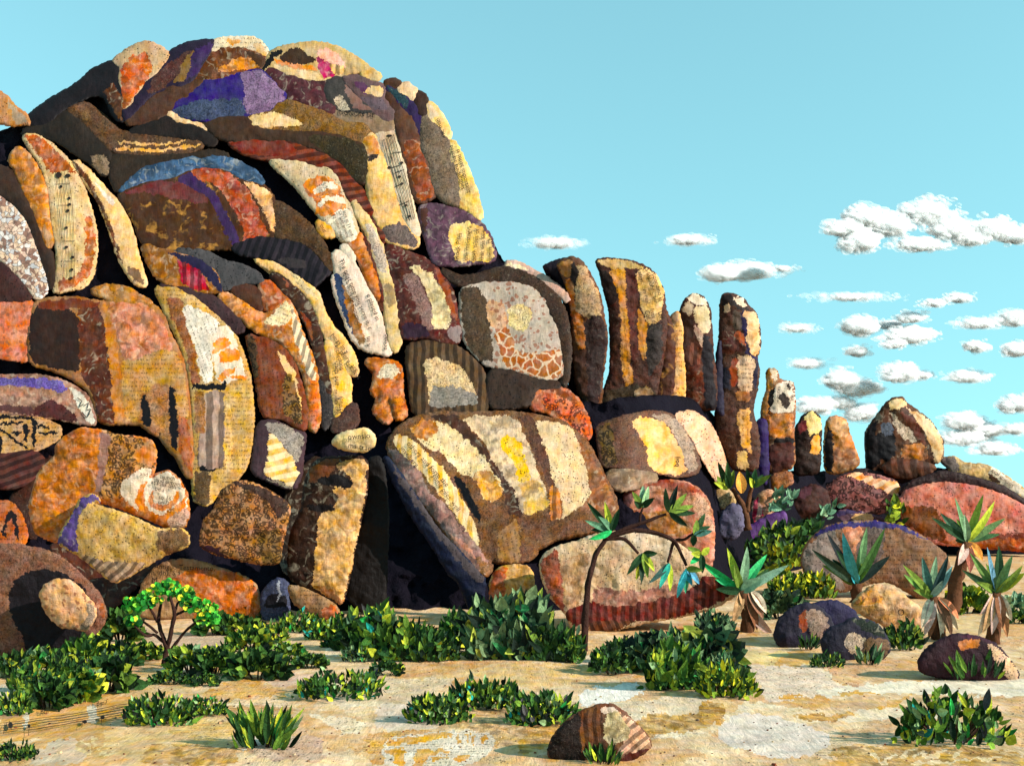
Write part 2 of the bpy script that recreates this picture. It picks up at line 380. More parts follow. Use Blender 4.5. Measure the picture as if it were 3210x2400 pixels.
# ------------------------------------------------------------------ the hill behind the stones, coloured near-black as shade in the gaps
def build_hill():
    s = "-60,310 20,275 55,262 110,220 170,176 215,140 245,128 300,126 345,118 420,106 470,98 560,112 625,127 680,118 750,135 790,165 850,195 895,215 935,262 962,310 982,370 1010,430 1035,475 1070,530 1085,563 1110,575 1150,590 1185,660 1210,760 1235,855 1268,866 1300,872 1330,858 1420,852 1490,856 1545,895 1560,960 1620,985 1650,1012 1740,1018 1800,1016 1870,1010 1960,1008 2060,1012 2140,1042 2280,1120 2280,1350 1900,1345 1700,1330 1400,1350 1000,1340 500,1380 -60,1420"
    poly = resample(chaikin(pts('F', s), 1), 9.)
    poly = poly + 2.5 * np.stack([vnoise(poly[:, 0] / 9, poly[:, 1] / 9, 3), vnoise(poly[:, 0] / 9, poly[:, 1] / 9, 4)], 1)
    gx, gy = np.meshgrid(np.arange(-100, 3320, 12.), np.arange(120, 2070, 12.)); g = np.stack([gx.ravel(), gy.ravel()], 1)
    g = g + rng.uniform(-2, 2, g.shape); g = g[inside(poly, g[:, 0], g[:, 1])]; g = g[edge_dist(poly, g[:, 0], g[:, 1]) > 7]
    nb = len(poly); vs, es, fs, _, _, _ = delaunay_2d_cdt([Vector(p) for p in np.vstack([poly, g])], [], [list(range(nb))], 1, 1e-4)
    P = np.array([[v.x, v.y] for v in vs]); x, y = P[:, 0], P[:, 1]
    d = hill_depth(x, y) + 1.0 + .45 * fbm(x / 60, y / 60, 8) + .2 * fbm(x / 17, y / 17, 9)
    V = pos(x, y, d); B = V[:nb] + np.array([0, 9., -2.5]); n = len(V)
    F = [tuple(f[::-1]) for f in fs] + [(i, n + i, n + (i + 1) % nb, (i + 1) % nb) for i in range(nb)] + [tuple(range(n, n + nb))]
    o = mesh_obj('hill', np.vstack([V, B]), F, [HILL], origin=(0, 40, 0)); tag(o, 'near-black hillside whose colour stands in for shade in the gaps between the boulders', 'hill', None, 'structure')
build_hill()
RG = 'boulders and slabs of the rock pile'; SG = 'standing stone spires on the ridge'; DG = 'low domes and loose boulders at the right'
B_ = rock
# ---- summit, its left side shaded by dark slab and patch colours
B_('r1', 'boulder', 'small tan boulder cut by the left edge below the summit slope', 'boulder', 'h', 'A', "-80,600 0,608 40,640 90,700 160,750 200,795 100,805 0,790 -80,800", (168, 118, 72), 'speckle', [("40,640 90,700 165,750 180,795 90,800 70,720", (150, 132, 112))])
B_('r2', 'rock_fin', 'long dark slope slab running up to the orange cap, brown wedge at its end', 'rock slab', 'h', 'A', "165,775 330,650 480,570 620,450 740,403 785,430 770,520 790,600 800,780 760,770 700,640 640,600 560,620 430,690 300,800 190,800", (30, 25, 30), 'plain', [("665,590 730,535 760,590 800,650 800,790 755,760 700,650", (92, 56, 32), 'fold')], k=.35)
B_('r3', 'boulder', 'tan summit cap with a bright orange tongue hanging down its face', 'boulder', 'h', 'A', "740,400 800,350 880,300 950,283 1030,308 1095,365 1060,420 1010,470 960,510 905,580 850,660 800,712 790,640 783,560 775,500 785,430", (176, 148, 114), 'speckle', [("780,520 790,440 850,370 950,325 975,400 1000,450 950,520 880,600 830,680 798,715 790,600", (196, 98, 38), 'fold')])
B_('r4', 'rock_fin', 'purple and maroon ridge slab right of the orange summit cap', 'rock slab', 'h', 'A', "1095,365 1140,320 1240,283 1390,268 1350,340 1320,400 1280,480 1210,540 1150,560 990,600 900,690 810,780 800,720 850,660 905,590 960,510 1010,470", (42, 30, 56), 'plain', [("1010,480 1120,390 1200,340 1265,320 1230,420 1160,490 1040,590 950,605", (92, 56, 50), 'crackle'), ("1195,370 1265,320 1245,420 1200,530 1120,545 1170,450", (122, 94, 52)), ("1250,330 1390,270 1320,400 1280,480 1200,530", (54, 36, 86))])
B_('r5', 'boulder', 'cream printed cap stone at the middle of the summit skyline', 'boulder', 'h', 'A', "1385,285 1400,268 1480,254 1560,256 1640,256 1700,290 1740,370 1690,420 1640,345 1520,325 1400,325 1355,340", (212, 196, 168), 'print', [("1470,255 1560,256 1540,290 1490,290", (205, 150, 70)), ("1640,290 1700,290 1740,370 1700,400", (205, 165, 110))], k=.4)
B_('r6', 'rock_fin', 'folded brown and ochre slab under the cream summit cap', 'rock slab', 'h', 'A', "1360,345 1420,315 1530,308 1650,340 1735,385 1690,455 1610,465 1500,500 1380,512 1250,505 1320,410", (116, 66, 26), 'fold', [("1530,370 1620,380 1700,440 1600,462 1470,460 1400,470", (205, 134, 44), 'fold'), ("1560,330 1650,340 1735,385 1690,450 1640,380", (72, 46, 24))], k=.45)
B_('r7', 'rock_fin', 'plain dark brown slab sloping below the purple ridge slab', 'rock slab', 'h', 'A', "810,800 900,720 960,620 1100,565 1250,520 1320,520 1230,600 1140,690 1060,745 950,795", (78, 52, 38), 'plain', k=.4)
B_('r8', 'boulder', 'broad indigo boulder with a blue-grey base and a lavender right side', 'boulder', 'h', 'A', "1095,722 1170,650 1260,580 1340,520 1470,500 1560,463 1690,450 1760,510 1865,620 1800,680 1730,735 1600,748 1500,752 1350,782 1250,772 1150,748", (48, 34, 118), 'plain', [("1095,722 1200,680 1300,650 1570,638 1600,748 1350,785 1200,772", (66, 80, 116), 'crackle'), ("1560,463 1690,450 1870,620 1730,737 1600,748 1575,640 1590,560", (132, 108, 150), 'crackle')], k=.4)
B_('r9', 'rock_fin', 'thin cream shard below the left tip of the indigo boulder', 'rock slab', 'h', 'A', "1085,737 1120,722 1180,770 1280,800 1355,832 1310,842 1190,812", (214, 182, 140), 'gold_fleck')
B_('r10', 'boulder', 'tan summit boulder with a pink patch, red print and a black arrow band', 'boulder', 'h', 'B', "25,480 60,420 90,357 165,318 280,298 375,284 470,298 560,328 650,385 738,442 640,462 560,482 520,502 450,522 300,508 180,472 100,432", (180, 155, 108), 'plain', [("100,420 200,430 390,470 455,520 300,510 180,470", (222, 194, 148)), ("120,385 200,400 395,430 405,470 280,445 130,410", (210, 136, 64)), ("160,357 280,298 330,340 395,390 330,417 250,412 170,395", (66, 46, 30)), ("20,485 55,420 100,345 165,316 185,330 125,390 60,455", (26, 21, 21)), ("385,375 440,362 500,410 530,495 450,515 410,450", (178, 52, 106), 'fold'), ("400,330 470,308 565,390 585,462 500,415 405,372", (218, 158, 138)), ("480,412 565,430 580,468 515,500", (222, 178, 112), 'stripe')], k=.45)
B_('r11', 'rock_fin', 'maroon batik slab between the indigo boulder and the tan summit boulder', 'rock slab', 'h', 'B', "60,442 100,432 200,492 330,522 465,524 440,580 470,650 520,700 490,745 400,702 300,655 210,635 130,540 70,490", (88, 46, 54), 'fold', k=.4)
B_('r12', 'boulder', 'charcoal boulder with one cream splash beside the maroon batik slab', 'boulder', 'h', 'B', "450,525 540,497 600,560 690,660 790,725 740,742 620,722 530,702 470,650 443,580", (62, 60, 60), 'plain', [("570,510 640,520 690,650 780,720 640,712 590,620", (120, 92, 86)), ("508,630 560,612 612,700 590,722 530,705", (178, 168, 150), 'crackle')], k=.45)
B_('r13', 'boulder', 'mauve upper shoulder boulder with purple and cream scraps', 'boulder', 'h', 'B', "560,505 640,498 700,510 760,545 830,562 840,630 860,680 905,725 890,775 850,785 760,742 695,662 640,590", (100, 80, 84), 'plain', [("640,540 700,525 775,605 690,612", (92, 54, 92)), ("730,560 835,568 820,632 690,602", (196, 168, 118), 'gold_fleck'), ("680,622 830,640 870,705 800,722 720,690", (96, 82, 94), 'speckle')], k=.45)
B_('r15', 'boulder', 'little ochre stone on the skyline right of the summit', 'boulder', 'h', 'B', "690,475 740,448 810,500 785,512 720,500", (196, 166, 104), 'gold_fleck')
B_('r16', 'boulder', 'little brown stone on the falling skyline', 'boulder', 'h', 'B', "838,540 900,518 942,545 930,592 880,577", (78, 52, 34))
B_('r17', 'boulder', 'little cream stone on the falling skyline', 'boulder', 'h', 'B', "933,562 980,546 1042,590 1050,642 990,642 930,592", (212, 180, 144))
B_('r18', 'boulder', 'little dark brown stone above the long cream edge', 'boulder', 'h', 'B', "1040,600 1090,618 1112,670 1105,745 1070,740 1030,662", (62, 42, 32))
B_('r19', 'rock_fin', 'curved teal and violet band on the upper shoulder', 'rock slab', 'h', 'B', "845,560 900,580 1000,640 1030,672 1082,780 1082,900 1060,912 1030,800 990,720 958,700 900,622", (50, 34, 84), 'plain', [("840,555 900,580 1000,640 990,710 900,640", (42, 72, 84), 'crackle')])
B_('r20', 'boulder', 'plain chocolate stone under the teal and violet band', 'boulder', 'h', 'B', "835,600 880,602 950,682 945,715 910,722 850,660", (76, 49, 36))
B_('r21', 'rock_fin', 'greyish tan slab with a line of faint capital letters', 'rock slab', 'h', 'B', "470,745 530,710 640,725 770,735 895,780 895,832 840,855 780,868 700,790 560,790", (134, 114, 92), 'plain', k=.35)
words('r21', 'B', [("UGNON DE", 540, 742, 44, 5)])
B_('r22', 'rock_fin', 'rough gold and black batik slab crossing below the indigo boulder, cream wedge at left', 'rock slab', 'h', 'B', "-130,790 -50,768 0,748 120,726 150,660 240,648 330,690 480,745 560,800 700,792 785,880 700,935 560,872 430,852 320,842 200,852 60,832 -40,836", (132, 96, 44), 'crackle', [("-135,790 0,745 120,722 200,750 330,802 200,824 0,838 -60,832", (220, 190, 140), 'gold_fleck')], k=.4)
B_('r23', 'rock_fin', 'long dark brown slab flecked with yellow below the gold batik slab', 'rock slab', 'h', 'B', "-340,790 -250,770 -160,760 -50,768 40,838 200,858 430,862 560,882 700,938 745,1000 735,1100 700,1195 640,1160 570,1062 420,965 200,905 0,898 -150,912 -260,880", (66, 46, 32), 'plain', [("340,870 560,885 700,940 740,1000 730,1190 640,1170 560,1060 400,960", (64, 54, 30), 'crackle')], k=.45)
B_('r24', 'rock_fin', 'long rust red slab curving down over the face', 'rock slab', 'h', 'B', "-170,925 -100,912 0,908 200,912 400,968 560,1072 640,1175 740,1305 800,1405 850,1530 830,1565 780,1500 690,1335 605,1285 560,1182 500,1092 350,1052 150,1032 0,1012 -90,985", (124, 58, 34), 'stripe', [("-170,925 0,905 200,910 300,1000 100,1020 -90,985", (118, 48, 32))], ang=80, k=.4)
B_('r25', 'boulder', 'cream boulder with wavy orange and white bands and small print', 'boulder', 'h', 'B', "90,1035 200,1047 350,1066 470,1094 520,1132 560,1232 610,1350 650,1480 657,1552 580,1562 500,1492 420,1392 340,1292 270,1202 170,1112", (182, 166, 136), 'speckle', [("300,1190 430,1130 525,1180 560,1250 600,1360 640,1440 500,1390 400,1402 385,1290 345,1265", (212, 126, 46), 'fold'), ("370,1232 450,1182 520,1185 532,1228 450,1226 395,1268", (228, 218, 200)), ("395,1318 470,1268 560,1268 588,1318 540,1312 470,1302 415,1348", (228, 218, 200)), ("465,1425 540,1360 615,1352 655,1480 658,1556 580,1566 510,1492", (230, 222, 204))], k=.45)
words('r25', 'B', [("days at 11 and", 566, 1362, 30, 72), ("57 (per private", 535, 1368, 30, 72), ("by other mean", 504, 1390, 30, 72), ("2 per a", 412, 1195, 26, 74), ("p Acm", 446, 1185, 26, 74)])
B_('r25b', 'boulder', 'small yellow printed pebble below the wavy orange and white boulder', 'boulder', 'h', 'B', "408,1440 460,1428 502,1480 507,1530 440,1525 415,1490", (212, 158, 74))
words('r25b', 'B', [("our", 418, 1462, 40, 60)])
B_('r26', 'rock_fin', 'thin cream rib that winds down the middle of the face', 'rock slab', 'h', 'B', "625,1258 680,1290 735,1400 790,1530 830,1640 862,1780 900,1880 935,2050 942,2190 905,2280 880,2228 852,2048 840,1868 800,1748 745,1578 725,1490 655,1378", (208, 180, 128), 'plain', [("700,1440 760,1450 835,1640 860,1780 800,1750 745,1580", (206, 190, 176), 'crackle'), ("840,1820 905,1870 912,1980 852,1990", (150, 130, 96))])
B_('r27', 'rock_fin', 'burnt orange rib left of the winding cream rib', 'rock slab', 'h', 'D', "600,110 650,58 690,100 750,240 800,400 815,510 780,462 740,382 700,282 650,172", (196, 114, 44), 'fold')
B_('r27b', 'rock_fin', 'maroon rib squeezed against the winding cream rib', 'rock slab', 'h', 'D', "700,85 738,120 790,320 830,450 835,560 815,545 790,382 745,240", (106, 52, 34), 'crackle')
B_('r28', 'rock_fin', 'smooth tan lozenge with a grey foot left of the sheet-music strip', 'rock slab', 'h', 'B', "700,905 750,868 790,900 830,1020 880,1160 930,1350 945,1430 1000,1490 1055,1560 1030,1605 850,1560 820,1482 770,1402 740,1282 728,1152 730,1042", (212, 172, 106), 'plain', [("700,905 750,868 800,920 800,1000 730,1010", (190, 130, 62)), ("810,1490 880,1450 945,1430 1060,1560 1030,1605 850,1562", (112, 98, 96), 'crackle'), ("735,1005 790,998 780,1045 738,1050", (70, 56, 50), 'crackle')])
B_('r29', 'rock_fin', 'pale strip of printed sheet music standing on the right shoulder', 'rock slab', 'h', 'B', "780,862 850,830 902,842 922,910 962,1020 992,1200 1012,1340 1052,1480 1052,1532 1018,1500 960,1392 908,1252 880,1132 838,1002", (206, 192, 166), 'plain', [("780,862 850,830 902,842 920,905 840,1000", (178, 158, 132))], k=.4)
staff('r29', 'B', ["%d,%d %d,%d %d,%d %d,%d" % (832 + 16 * i, 905 - 8 * i, 872 + 17 * i, 1060 - 6 * i, 925 + 18 * i, 1250 - 6 * i, 985 + 13 * i, 1430 - 3 * i) for i in range(5)] + ["870,1090 945,1070", "880,990 890,1050", "890,990 960,985", "905,1120 965,1100", "905,1210 960,1190", "930,1330 1000,1300"], 4, [(870, 1085, 11, 8), (935, 1145, 11, 8), (952, 1190, 11, 8), (950, 1055, 11, 8), (870, 880, 18, 7), (975, 1330, 10, 8), (1000, 1400, 10, 8)])
B_('r30', 'rock_fin', 'brown and copper strip right of the sheet-music strip', 'rock slab', 'h', 'B', "900,722 980,710 1012,760 1052,880 1092,1000 1132,1130 1172,1270 1062,1312 1020,1240 980,1082 940,930 920,830", (90, 60, 44), 'plain', [("955,920 1062,900 1112,1060 1175,1270 1060,1312 1000,1120", (150, 76, 32), 'fold')], k=.5)
B_('r31', 'rock_fin', 'grey weathered strip streaked like bark near the right edge of the summit', 'rock slab', 'h', 'B', "1085,752 1130,758 1200,840 1250,920 1282,1050 1312,1210 1312,1332 1222,1302 1160,1242 1120,1082 1080,962 1075,850", (122, 106, 90), 'crackle', k=.45)
B_('r32', 'rock_fin', 'upper cream printed strip on the right skyline', 'rock slab', 'h', 'B', "1110,670 1160,688 1230,800 1262,880 1242,902 1190,882 1130,782", (220, 188, 126), 'plain', [("1110,670 1160,688 1200,750 1140,780", (214, 192, 160))], k=.4)
words('r32', 'B', [("me, man", 1238, 892, 40, 250)])
B_('r33', 'rock_fin', 'long yellow printed strip on the right skyline', 'rock slab', 'h', 'B', "1240,932 1282,923 1330,1008 1372,1108 1422,1230 1442,1320 1467,1422 1390,1362 1318,1322 1300,1202 1260,1062", (222, 190, 112), 'gold_fleck', [("1240,932 1300,925 1330,1010 1345,1080 1270,1050", (214, 190, 130))], k=.35)
words('r33', 'B', [("regular landscapes.", 1262, 945, 40, 75), ("is most important", 1306, 970, 40, 76)])
B_('r34', 'boulder', 'mauve boulder on the right edge with a large yellow page reading Rock Piles', 'boulder', 'h', 'D', "1065,-100 1160,-112 1290,-87 1400,-40 1470,20 1525,110 1555,240 1300,265 1165,262 1140,180 1108,80", (104, 74, 96), 'fold', [("1248,60 1262,10 1300,-8 1400,-5 1470,20 1525,110 1560,240 1300,252 1268,130", (226, 192, 112), 'gold_fleck'), ("1060,-100 1120,-110 1110,60 1090,40", (84, 52, 44))], k=.4)
words('r34', 'D', [("Rock Piles", 1318, 235, 42, 277), ("the monzogra", 1375, 240, 40, 277), ("both sides of", 1428, 245, 40, 276), ("that was fore", 1478, 240, 38, 275), ("gneiss. Th", 1528, 238, 36, 272)])
# ---- blue arch and brown dome
B_('r35', 'rock_fin', 'steel blue arch over the brown dome', 'rock slab', 'h', 'A', "765,1252 830,1180 930,1090 1050,1060 1250,1020 1400,1013 1530,1050 1640,1110 1712,1192 1600,1180 1560,1150 1480,1100 1350,1075 1220,1098 1130,1145 1000,1160 880,1195", (66, 100, 142), 'fold')
B_('r36', 'boulder', 'big brown dome streaked with gold, a violet band and crumpled rust at its right', 'boulder', 'h', 'A', "770,1262 880,1212 1000,1176 1130,1165 1200,1116 1350,1090 1470,1115 1560,1180 1650,1188 1740,1240 1782,1350 1777,1530 1740,1525 1600,1555 1580,1595 1530,1600 1250,1610 1000,1605 920,1560 880,1432 820,1332", (74, 46, 24), 'gold_fleck', [("780,1262 1000,1172 1150,1175 1330,1240 1345,1322 1130,1292 960,1252", (104, 52, 52)), ("1140,1165 1230,1115 1330,1190 1400,1260 1480,1400 1575,1590 1510,1602 1450,1480 1380,1320 1300,1250", (62, 40, 92)), ("1230,1110 1350,1085 1470,1110 1560,1180 1640,1270 1690,1400 1740,1530 1600,1560 1585,1590 1570,1480 1500,1320 1400,1210 1290,1165", (172, 78, 42), 'fold'), ("1570,1178 1650,1186 1745,1240 1785,1350 1775,1535 1715,1400 1670,1295", (232, 178, 122), 'fold')], k=.42)
B_('r37', 'boulder', 'dusky brown slope stone right of the brown dome', 'boulder', 'h', 'D', "125,-140 230,-85 330,0 420,105 488,240 495,312 440,225 350,135 230,92 130,85 112,-30", (88, 64, 40), 'crackle', k=.4)
B_('r38', 'rock_fin', 'bent brown slab with gold ruled stripes left of the blue arch', 'rock slab', 'h', 'A', "430,712 560,670 640,758 780,868 900,880 1100,882 1290,920 1312,950 1200,992 1000,1004 850,992 720,975 640,882 520,762", (98, 70, 46), 'crackle', [("760,915 900,928 1100,930 1220,905 1200,925 1000,948 780,935", (196, 152, 90)), ("740,950 1000,968 1300,935 1260,955 1000,988 760,975", (204, 154, 84)), ("470,690 540,670 600,760 560,800", (120, 88, 58), 'crackle')], k=.4)
B_('r39', 'rock_fin', 'black-brown lens slab above the gold-striped bent slab', 'rock slab', 'h', 'A', "840,862 950,800 1080,752 1180,800 1330,850 1400,900 1385,942 1300,912 1100,872 900,868", (38, 30, 27), 'plain', k=.4)
B_('r40', 'rock_fin', 'long black-brown slab ending in a pale tan knob', 'rock slab', 'h', 'A', "130,858 300,812 420,722 520,802 640,922 715,1000 705,1100 680,1135 600,1052 480,982 370,902 250,872", (44, 36, 29), 'plain', [("578,1020 640,992 712,1040 695,1135 630,1130", (136, 116, 94), 'crackle')], k=.35)
B_('r41', 'rock_fin', 'dark umber slab under the gold-striped bent slab', 'rock slab', 'h', 'A', "722,1005 1000,1014 1200,1004 1400,982 1500,1022 1250,1015 1050,1052 930,1082 830,1168 762,1245 722,1150", (52, 41, 31), 'plain', k=.4)
# ---- left fins
B_('r42', 'rock_fin', 'narrow golden fin, second from the left edge', 'rock slab', 'h', 'A', "60,1030 120,960 190,1020 250,1120 290,1230 302,1380 315,1490 335,1560 310,1612 270,1500 220,1362 160,1242 120,1122", (200, 130, 52), 'fold', [("270,1440 315,1490 335,1560 310,1612", (170, 130, 90))])
B_('r43', 'rock_fin', 'tall cream fin with an orange crown and a strip of sheet music', 'rock slab', 'h', 'A', "150,870 230,878 340,950 440,1050 500,1150 550,1270 592,1400 617,1530 612,1660 592,1790 540,1850 440,1872 350,1892 380,1752 380,1602 350,1452 330,1252 300,1122 240,1012", (196, 168, 124), 'speckle', [("150,870 230,876 340,950 440,1050 505,1150 470,1110 320,1130 290,1050 230,990", (184, 96, 40), 'fold'), ("550,1400 592,1400 620,1530 612,1660 590,1790 490,1850 370,1892 390,1800 500,1790 555,1650", (192, 104, 44), 'fold'), ("320,1120 460,1108 490,1250 488,1500 484,1800 418,1800 400,1500 350,1300", (214, 188, 138))], k=.4)
staff('r43', 'A', ["%d,1115 %d,1300 %d,1500 %d,1800" % (358 + 20 * i, 378 + 22 * i, 398 + 20 * i, 415 + 17 * i) for i in range(5)] + ["355,1195 455,1190", "405,1560 485,1560", "415,1690 485,1690", "375,1330 460,1330"], 2.6, [(395, 1210, 11, 9), (448, 1285, 11, 9), (450, 1325, 11, 9), (440, 1365, 11, 9), (430, 1475, 11, 9), (430, 1600, 11, 9), (470, 1665, 11, 9), (465, 1745, 11, 9), (460, 1800, 12, 9), (380, 1135, 20, 20), (440, 1140, 18, 12)])
B_('r44', 'rock_fin', 'slender cream fin with a brown left edge, right of the sheet-music fin', 'rock slab', 'h', 'A', "475,1040 540,1088 600,1148 680,1240 760,1320 822,1430 862,1560 882,1650 912,1750 945,1855 880,1832 820,1752 770,1652 720,1482 640,1282 560,1182", (206, 170, 116), 'plain', [("470,1040 545,1095 640,1280 700,1400 745,1540 800,1730 750,1640 690,1450 600,1250 520,1140", (124, 74, 38), 'fold'), ("820,1740 905,1735 945,1855 880,1835", (126, 96, 70)), ("590,1145 680,1240 760,1320 720,1335 640,1225", (214, 200, 186))], k=.45)
B_('r45', 'boulder', 'pale boulder covered in reddish mosaic flecks at the left edge', 'boulder', 'h', 'A', "-80,1240 0,1260 60,1310 120,1360 170,1460 220,1600 262,1700 312,1850 280,1902 240,1932 180,1852 120,1782 60,1732 20,1682 -80,1600", (206, 184, 166), 'mosaic', k=.4)
B_('r46', 'rock_fin', 'dark brown fin between the mosaic boulder and the golden fin', 'rock slab', 'h', 'A', "-80,1050 0,1088 60,1108 120,1220 180,1330 240,1452 282,1592 330,1652 350,1802 332,1882 305,1785 252,1622 195,1452 125,1345 40,1275 -80,1225", (58, 41, 31), 'plain', k=.5)
B_('r47', 'boulder', 'dull maroon stone tucked under the mosaic boulder', 'boulder', 'h', 'C', "-80,250 25,270 100,345 185,470 195,492 100,497 -80,490", (66, 40, 37), 'speckle')
B_('r48', 'boulder', 'terracotta boulder printed with red blotches at the left edge', 'boulder', 'h', 'C', "-80,505 100,500 203,505 198,600 175,700 163,892 120,875 -80,850", (190, 108, 72), 'spots', k=.3)
# ---- row of great blocks
B_('r49', 'boulder', 'great square block, dark at left, pink printed in the middle and tan at right', 'boulder', 'h', 'C', "215,545 250,515 330,497 490,492 640,520 740,522 900,510 1005,545 1068,622 1080,702 1140,812 1180,902 1200,1012 1217,1182 1227,1302 1242,1452 1250,1640 1220,1640 1170,1522 1095,1452 1040,1372 980,1342 900,1287 660,1292 627,1202 590,1082 480,1002 380,952 195,902 195,720", (152, 104, 58), 'plain', [("195,540 510,560 520,960 400,945 190,905", (52, 33, 25)), ("510,530 640,520 700,760 740,1000 760,1292 640,1290 590,1080 520,970", (104, 54, 30), 'fold'), ("215,540 330,495 640,500 640,545 300,562", (112, 54, 32)), ("650,540 690,520 750,700 790,1000 800,1285 740,1288 720,1000 690,760", (178, 116, 48)), ("690,520 800,510 950,525 1060,620 1090,740 1125,815 1000,832 850,900 790,860 760,740", (198, 128, 94), 'fold'), ("790,860 850,900 1000,832 1125,815 1185,900 1215,1180 1225,1255 1130,1262 1100,1050 1000,1040 960,1080 905,1120 900,1290 800,1290", (174, 130, 68), 'print'), ("950,1080 1090,1040 1105,1445 1060,1385 970,1342", (172, 122, 76), 'crackle'), ("1138,1255 1225,1262 1252,1640 1170,1522", (158, 86, 40), 'print', 80), ("905,1135 935,1108 970,1180 982,1325 920,1292", (24, 20, 24)), ("1092,1050 1130,1080 1142,1250 1152,1485 1098,1425", (24, 20, 24))], k=.5)
B_('r50', 'rock_fin', 'gold crescent crest lying on the great square block', 'rock slab', 'h', 'C', "588,440 700,408 830,430 945,500 985,530 900,505 745,512 700,480", (184, 128, 56), 'fold')
B_('r51', 'boulder', 'tall rounded block with white newsprint and orange rounds above lilac planks', 'boulder', 'h', 'C', "1010,420 1120,420 1240,470 1340,550 1440,640 1510,720 1560,840 1602,960 1620,1100 1632,1250 1620,1422 1587,1572 1530,1652 1420,1722 1340,1822 1262,1790 1257,1590 1265,1302 1250,1102 1220,902 1170,762 1110,642 1060,522", (184, 148, 82), 'print', [("1080,470 1180,500 1200,620 1260,800 1300,1030 1245,1050 1210,850 1150,680 1090,560", (162, 102, 56), 'crackle'), ("1185,518 1300,558 1430,640 1400,720 1360,760 1385,1030 1310,1022 1270,820 1200,620", (222, 216, 204), 'print', 70), ("1355,740 1430,668 1480,655 1530,780 1562,880 1602,1000 1440,1045 1400,1000 1370,850", (230, 218, 198)), ("1375,790 1420,745 1480,738 1505,785 1385,855", (224, 134, 34)), ("1415,850 1470,815 1535,810 1565,885 1445,908", (224, 134, 34)), ("1415,1005 1450,942 1550,930 1520,965 1470,1000 1440,1040", (224, 134, 34)), ("1490,985 1595,990 1600,1012 1500,1015", (224, 134, 34)), ("1250,1040 1440,1045 1470,1018 1462,1080 1252,1072", (22, 20, 23)), ("1315,1090 1450,1080 1458,1300 1450,1580 1390,1592 1280,1570 1290,1370 1330,1360", (168, 144, 130), 'plank'), ("1275,1572 1400,1590 1440,1565 1400,1600 1300,1610", (22, 20, 23)), ("1460,1170 1500,1170 1510,1600 1450,1620", (216, 174, 96), 'print'), ("1255,1612 1370,1600 1352,1835 1260,1800", (104, 80, 50), 'crackle'), ("1255,1090 1325,1090 1330,1360 1265,1360", (166, 116, 66), 'crackle')], k=.45)
B_('r52', 'rock_fin', 'thin dusky mauve rib over the newsprint block', 'rock slab', 'h', 'C', "1010,405 1200,402 1330,470 1420,505 1540,602 1578,690 1520,705 1420,605 1300,505 1150,415", (66, 46, 50), 'speckle')
B_('r53', 'rock_fin', 'curved orange fin banded with white down to an orange toe', 'rock slab', 'h', 'C', "1418,460 1500,472 1620,540 1710,612 1790,560 1855,488 1900,560 1950,720 2012,860 2052,980 2062,1150 2068,1250 2040,1345 2008,1312 2008,1150 1988,1002 1930,882 1850,782 1740,722 1640,682 1560,602 1480,542", (206, 132, 60), 'fold', [("1700,645 1780,570 1862,488 1905,560 1870,660 1800,662", (224, 206, 164), 'print', 20), ("1890,540 1935,640 2005,820 2055,1000 2010,1012 1940,840 1900,700", (228, 210, 178), 'stripe', 20), ("1700,650 1840,680 1900,760 1780,728", (180, 108, 44), 'fold'), ("2005,1012 2062,1000 2068,1250 2040,1345 2005,1312", (204, 106, 36), 'print')], k=.5)
B_('r54', 'boulder', 'orange-brown stone above the banded orange fin', 'boulder', 'h', 'D', "28,400 90,380 175,470 240,515 195,490 115,545 65,560", (176, 94, 40), 'fold')
B_('r55', 'rock_fin', 'long cream arc that ends in two lines of print', 'rock slab', 'h', 'D', "0,225 120,240 230,300 320,380 400,460 430,560 500,690 560,740 640,870 657,982 600,962 540,832 480,772 430,652 380,512 290,412 160,312 60,272", (220, 182, 118), 'plain', [("220,300 320,380 400,460 410,500 330,450 250,380", (204, 186, 146), 'print', 30)], k=.4)
words('r55', 'D', [("hings in y", 488, 725, 42, 50), ("more, are", 545, 835, 42, 50), ("connect", 580, 905, 42, 50)])
B_('r54b', 'rock_fin', 'dark brown arc inside the long cream arc', 'rock slab', 'h', 'D', "100,330 150,335 230,392 330,502 390,622 430,802 462,952 490,1102 462,1100 420,962 390,802 340,642 260,512 180,430", (78, 47, 31), 'fold', [("290,550 360,640 375,790 330,680", (148, 74, 34)), ("170,350 230,390 210,420", (130, 60, 30))])
B_('r56', 'rock_fin', 'pointed yellow printed fin standing beside the orange toe', 'rock slab', 'h', 'D', "458,770 500,762 547,860 592,980 612,1040 602,1180 540,1267 520,1222 508,1122 488,952", (224, 178, 98), 'plain', k=.4)
words('r56', 'D', [("something", 515, 790, 40, 76), ("and then", 540, 1050, 44, 268), ("(you?)", 560, 1228, 44, 275), ("also expres", 535, 1240, 36, 268)])
B_('r57', 'rock_fin', 'charcoal fin at the left of the pointed yellow printed fin', 'rock slab', 'h', 'D', "402,1005 440,1022 478,1082 500,1250 445,1342 440,1150", (64, 60, 62), 'crackle')
B_('r58', 'boulder', 'mauve brown stone at the foot of the pointed yellow printed fin', 'boulder', 'h', 'D', "510,1275 540,1275 612,1175 650,1182 662,1300 560,1342 500,1340", (90, 64, 56), 'crackle')
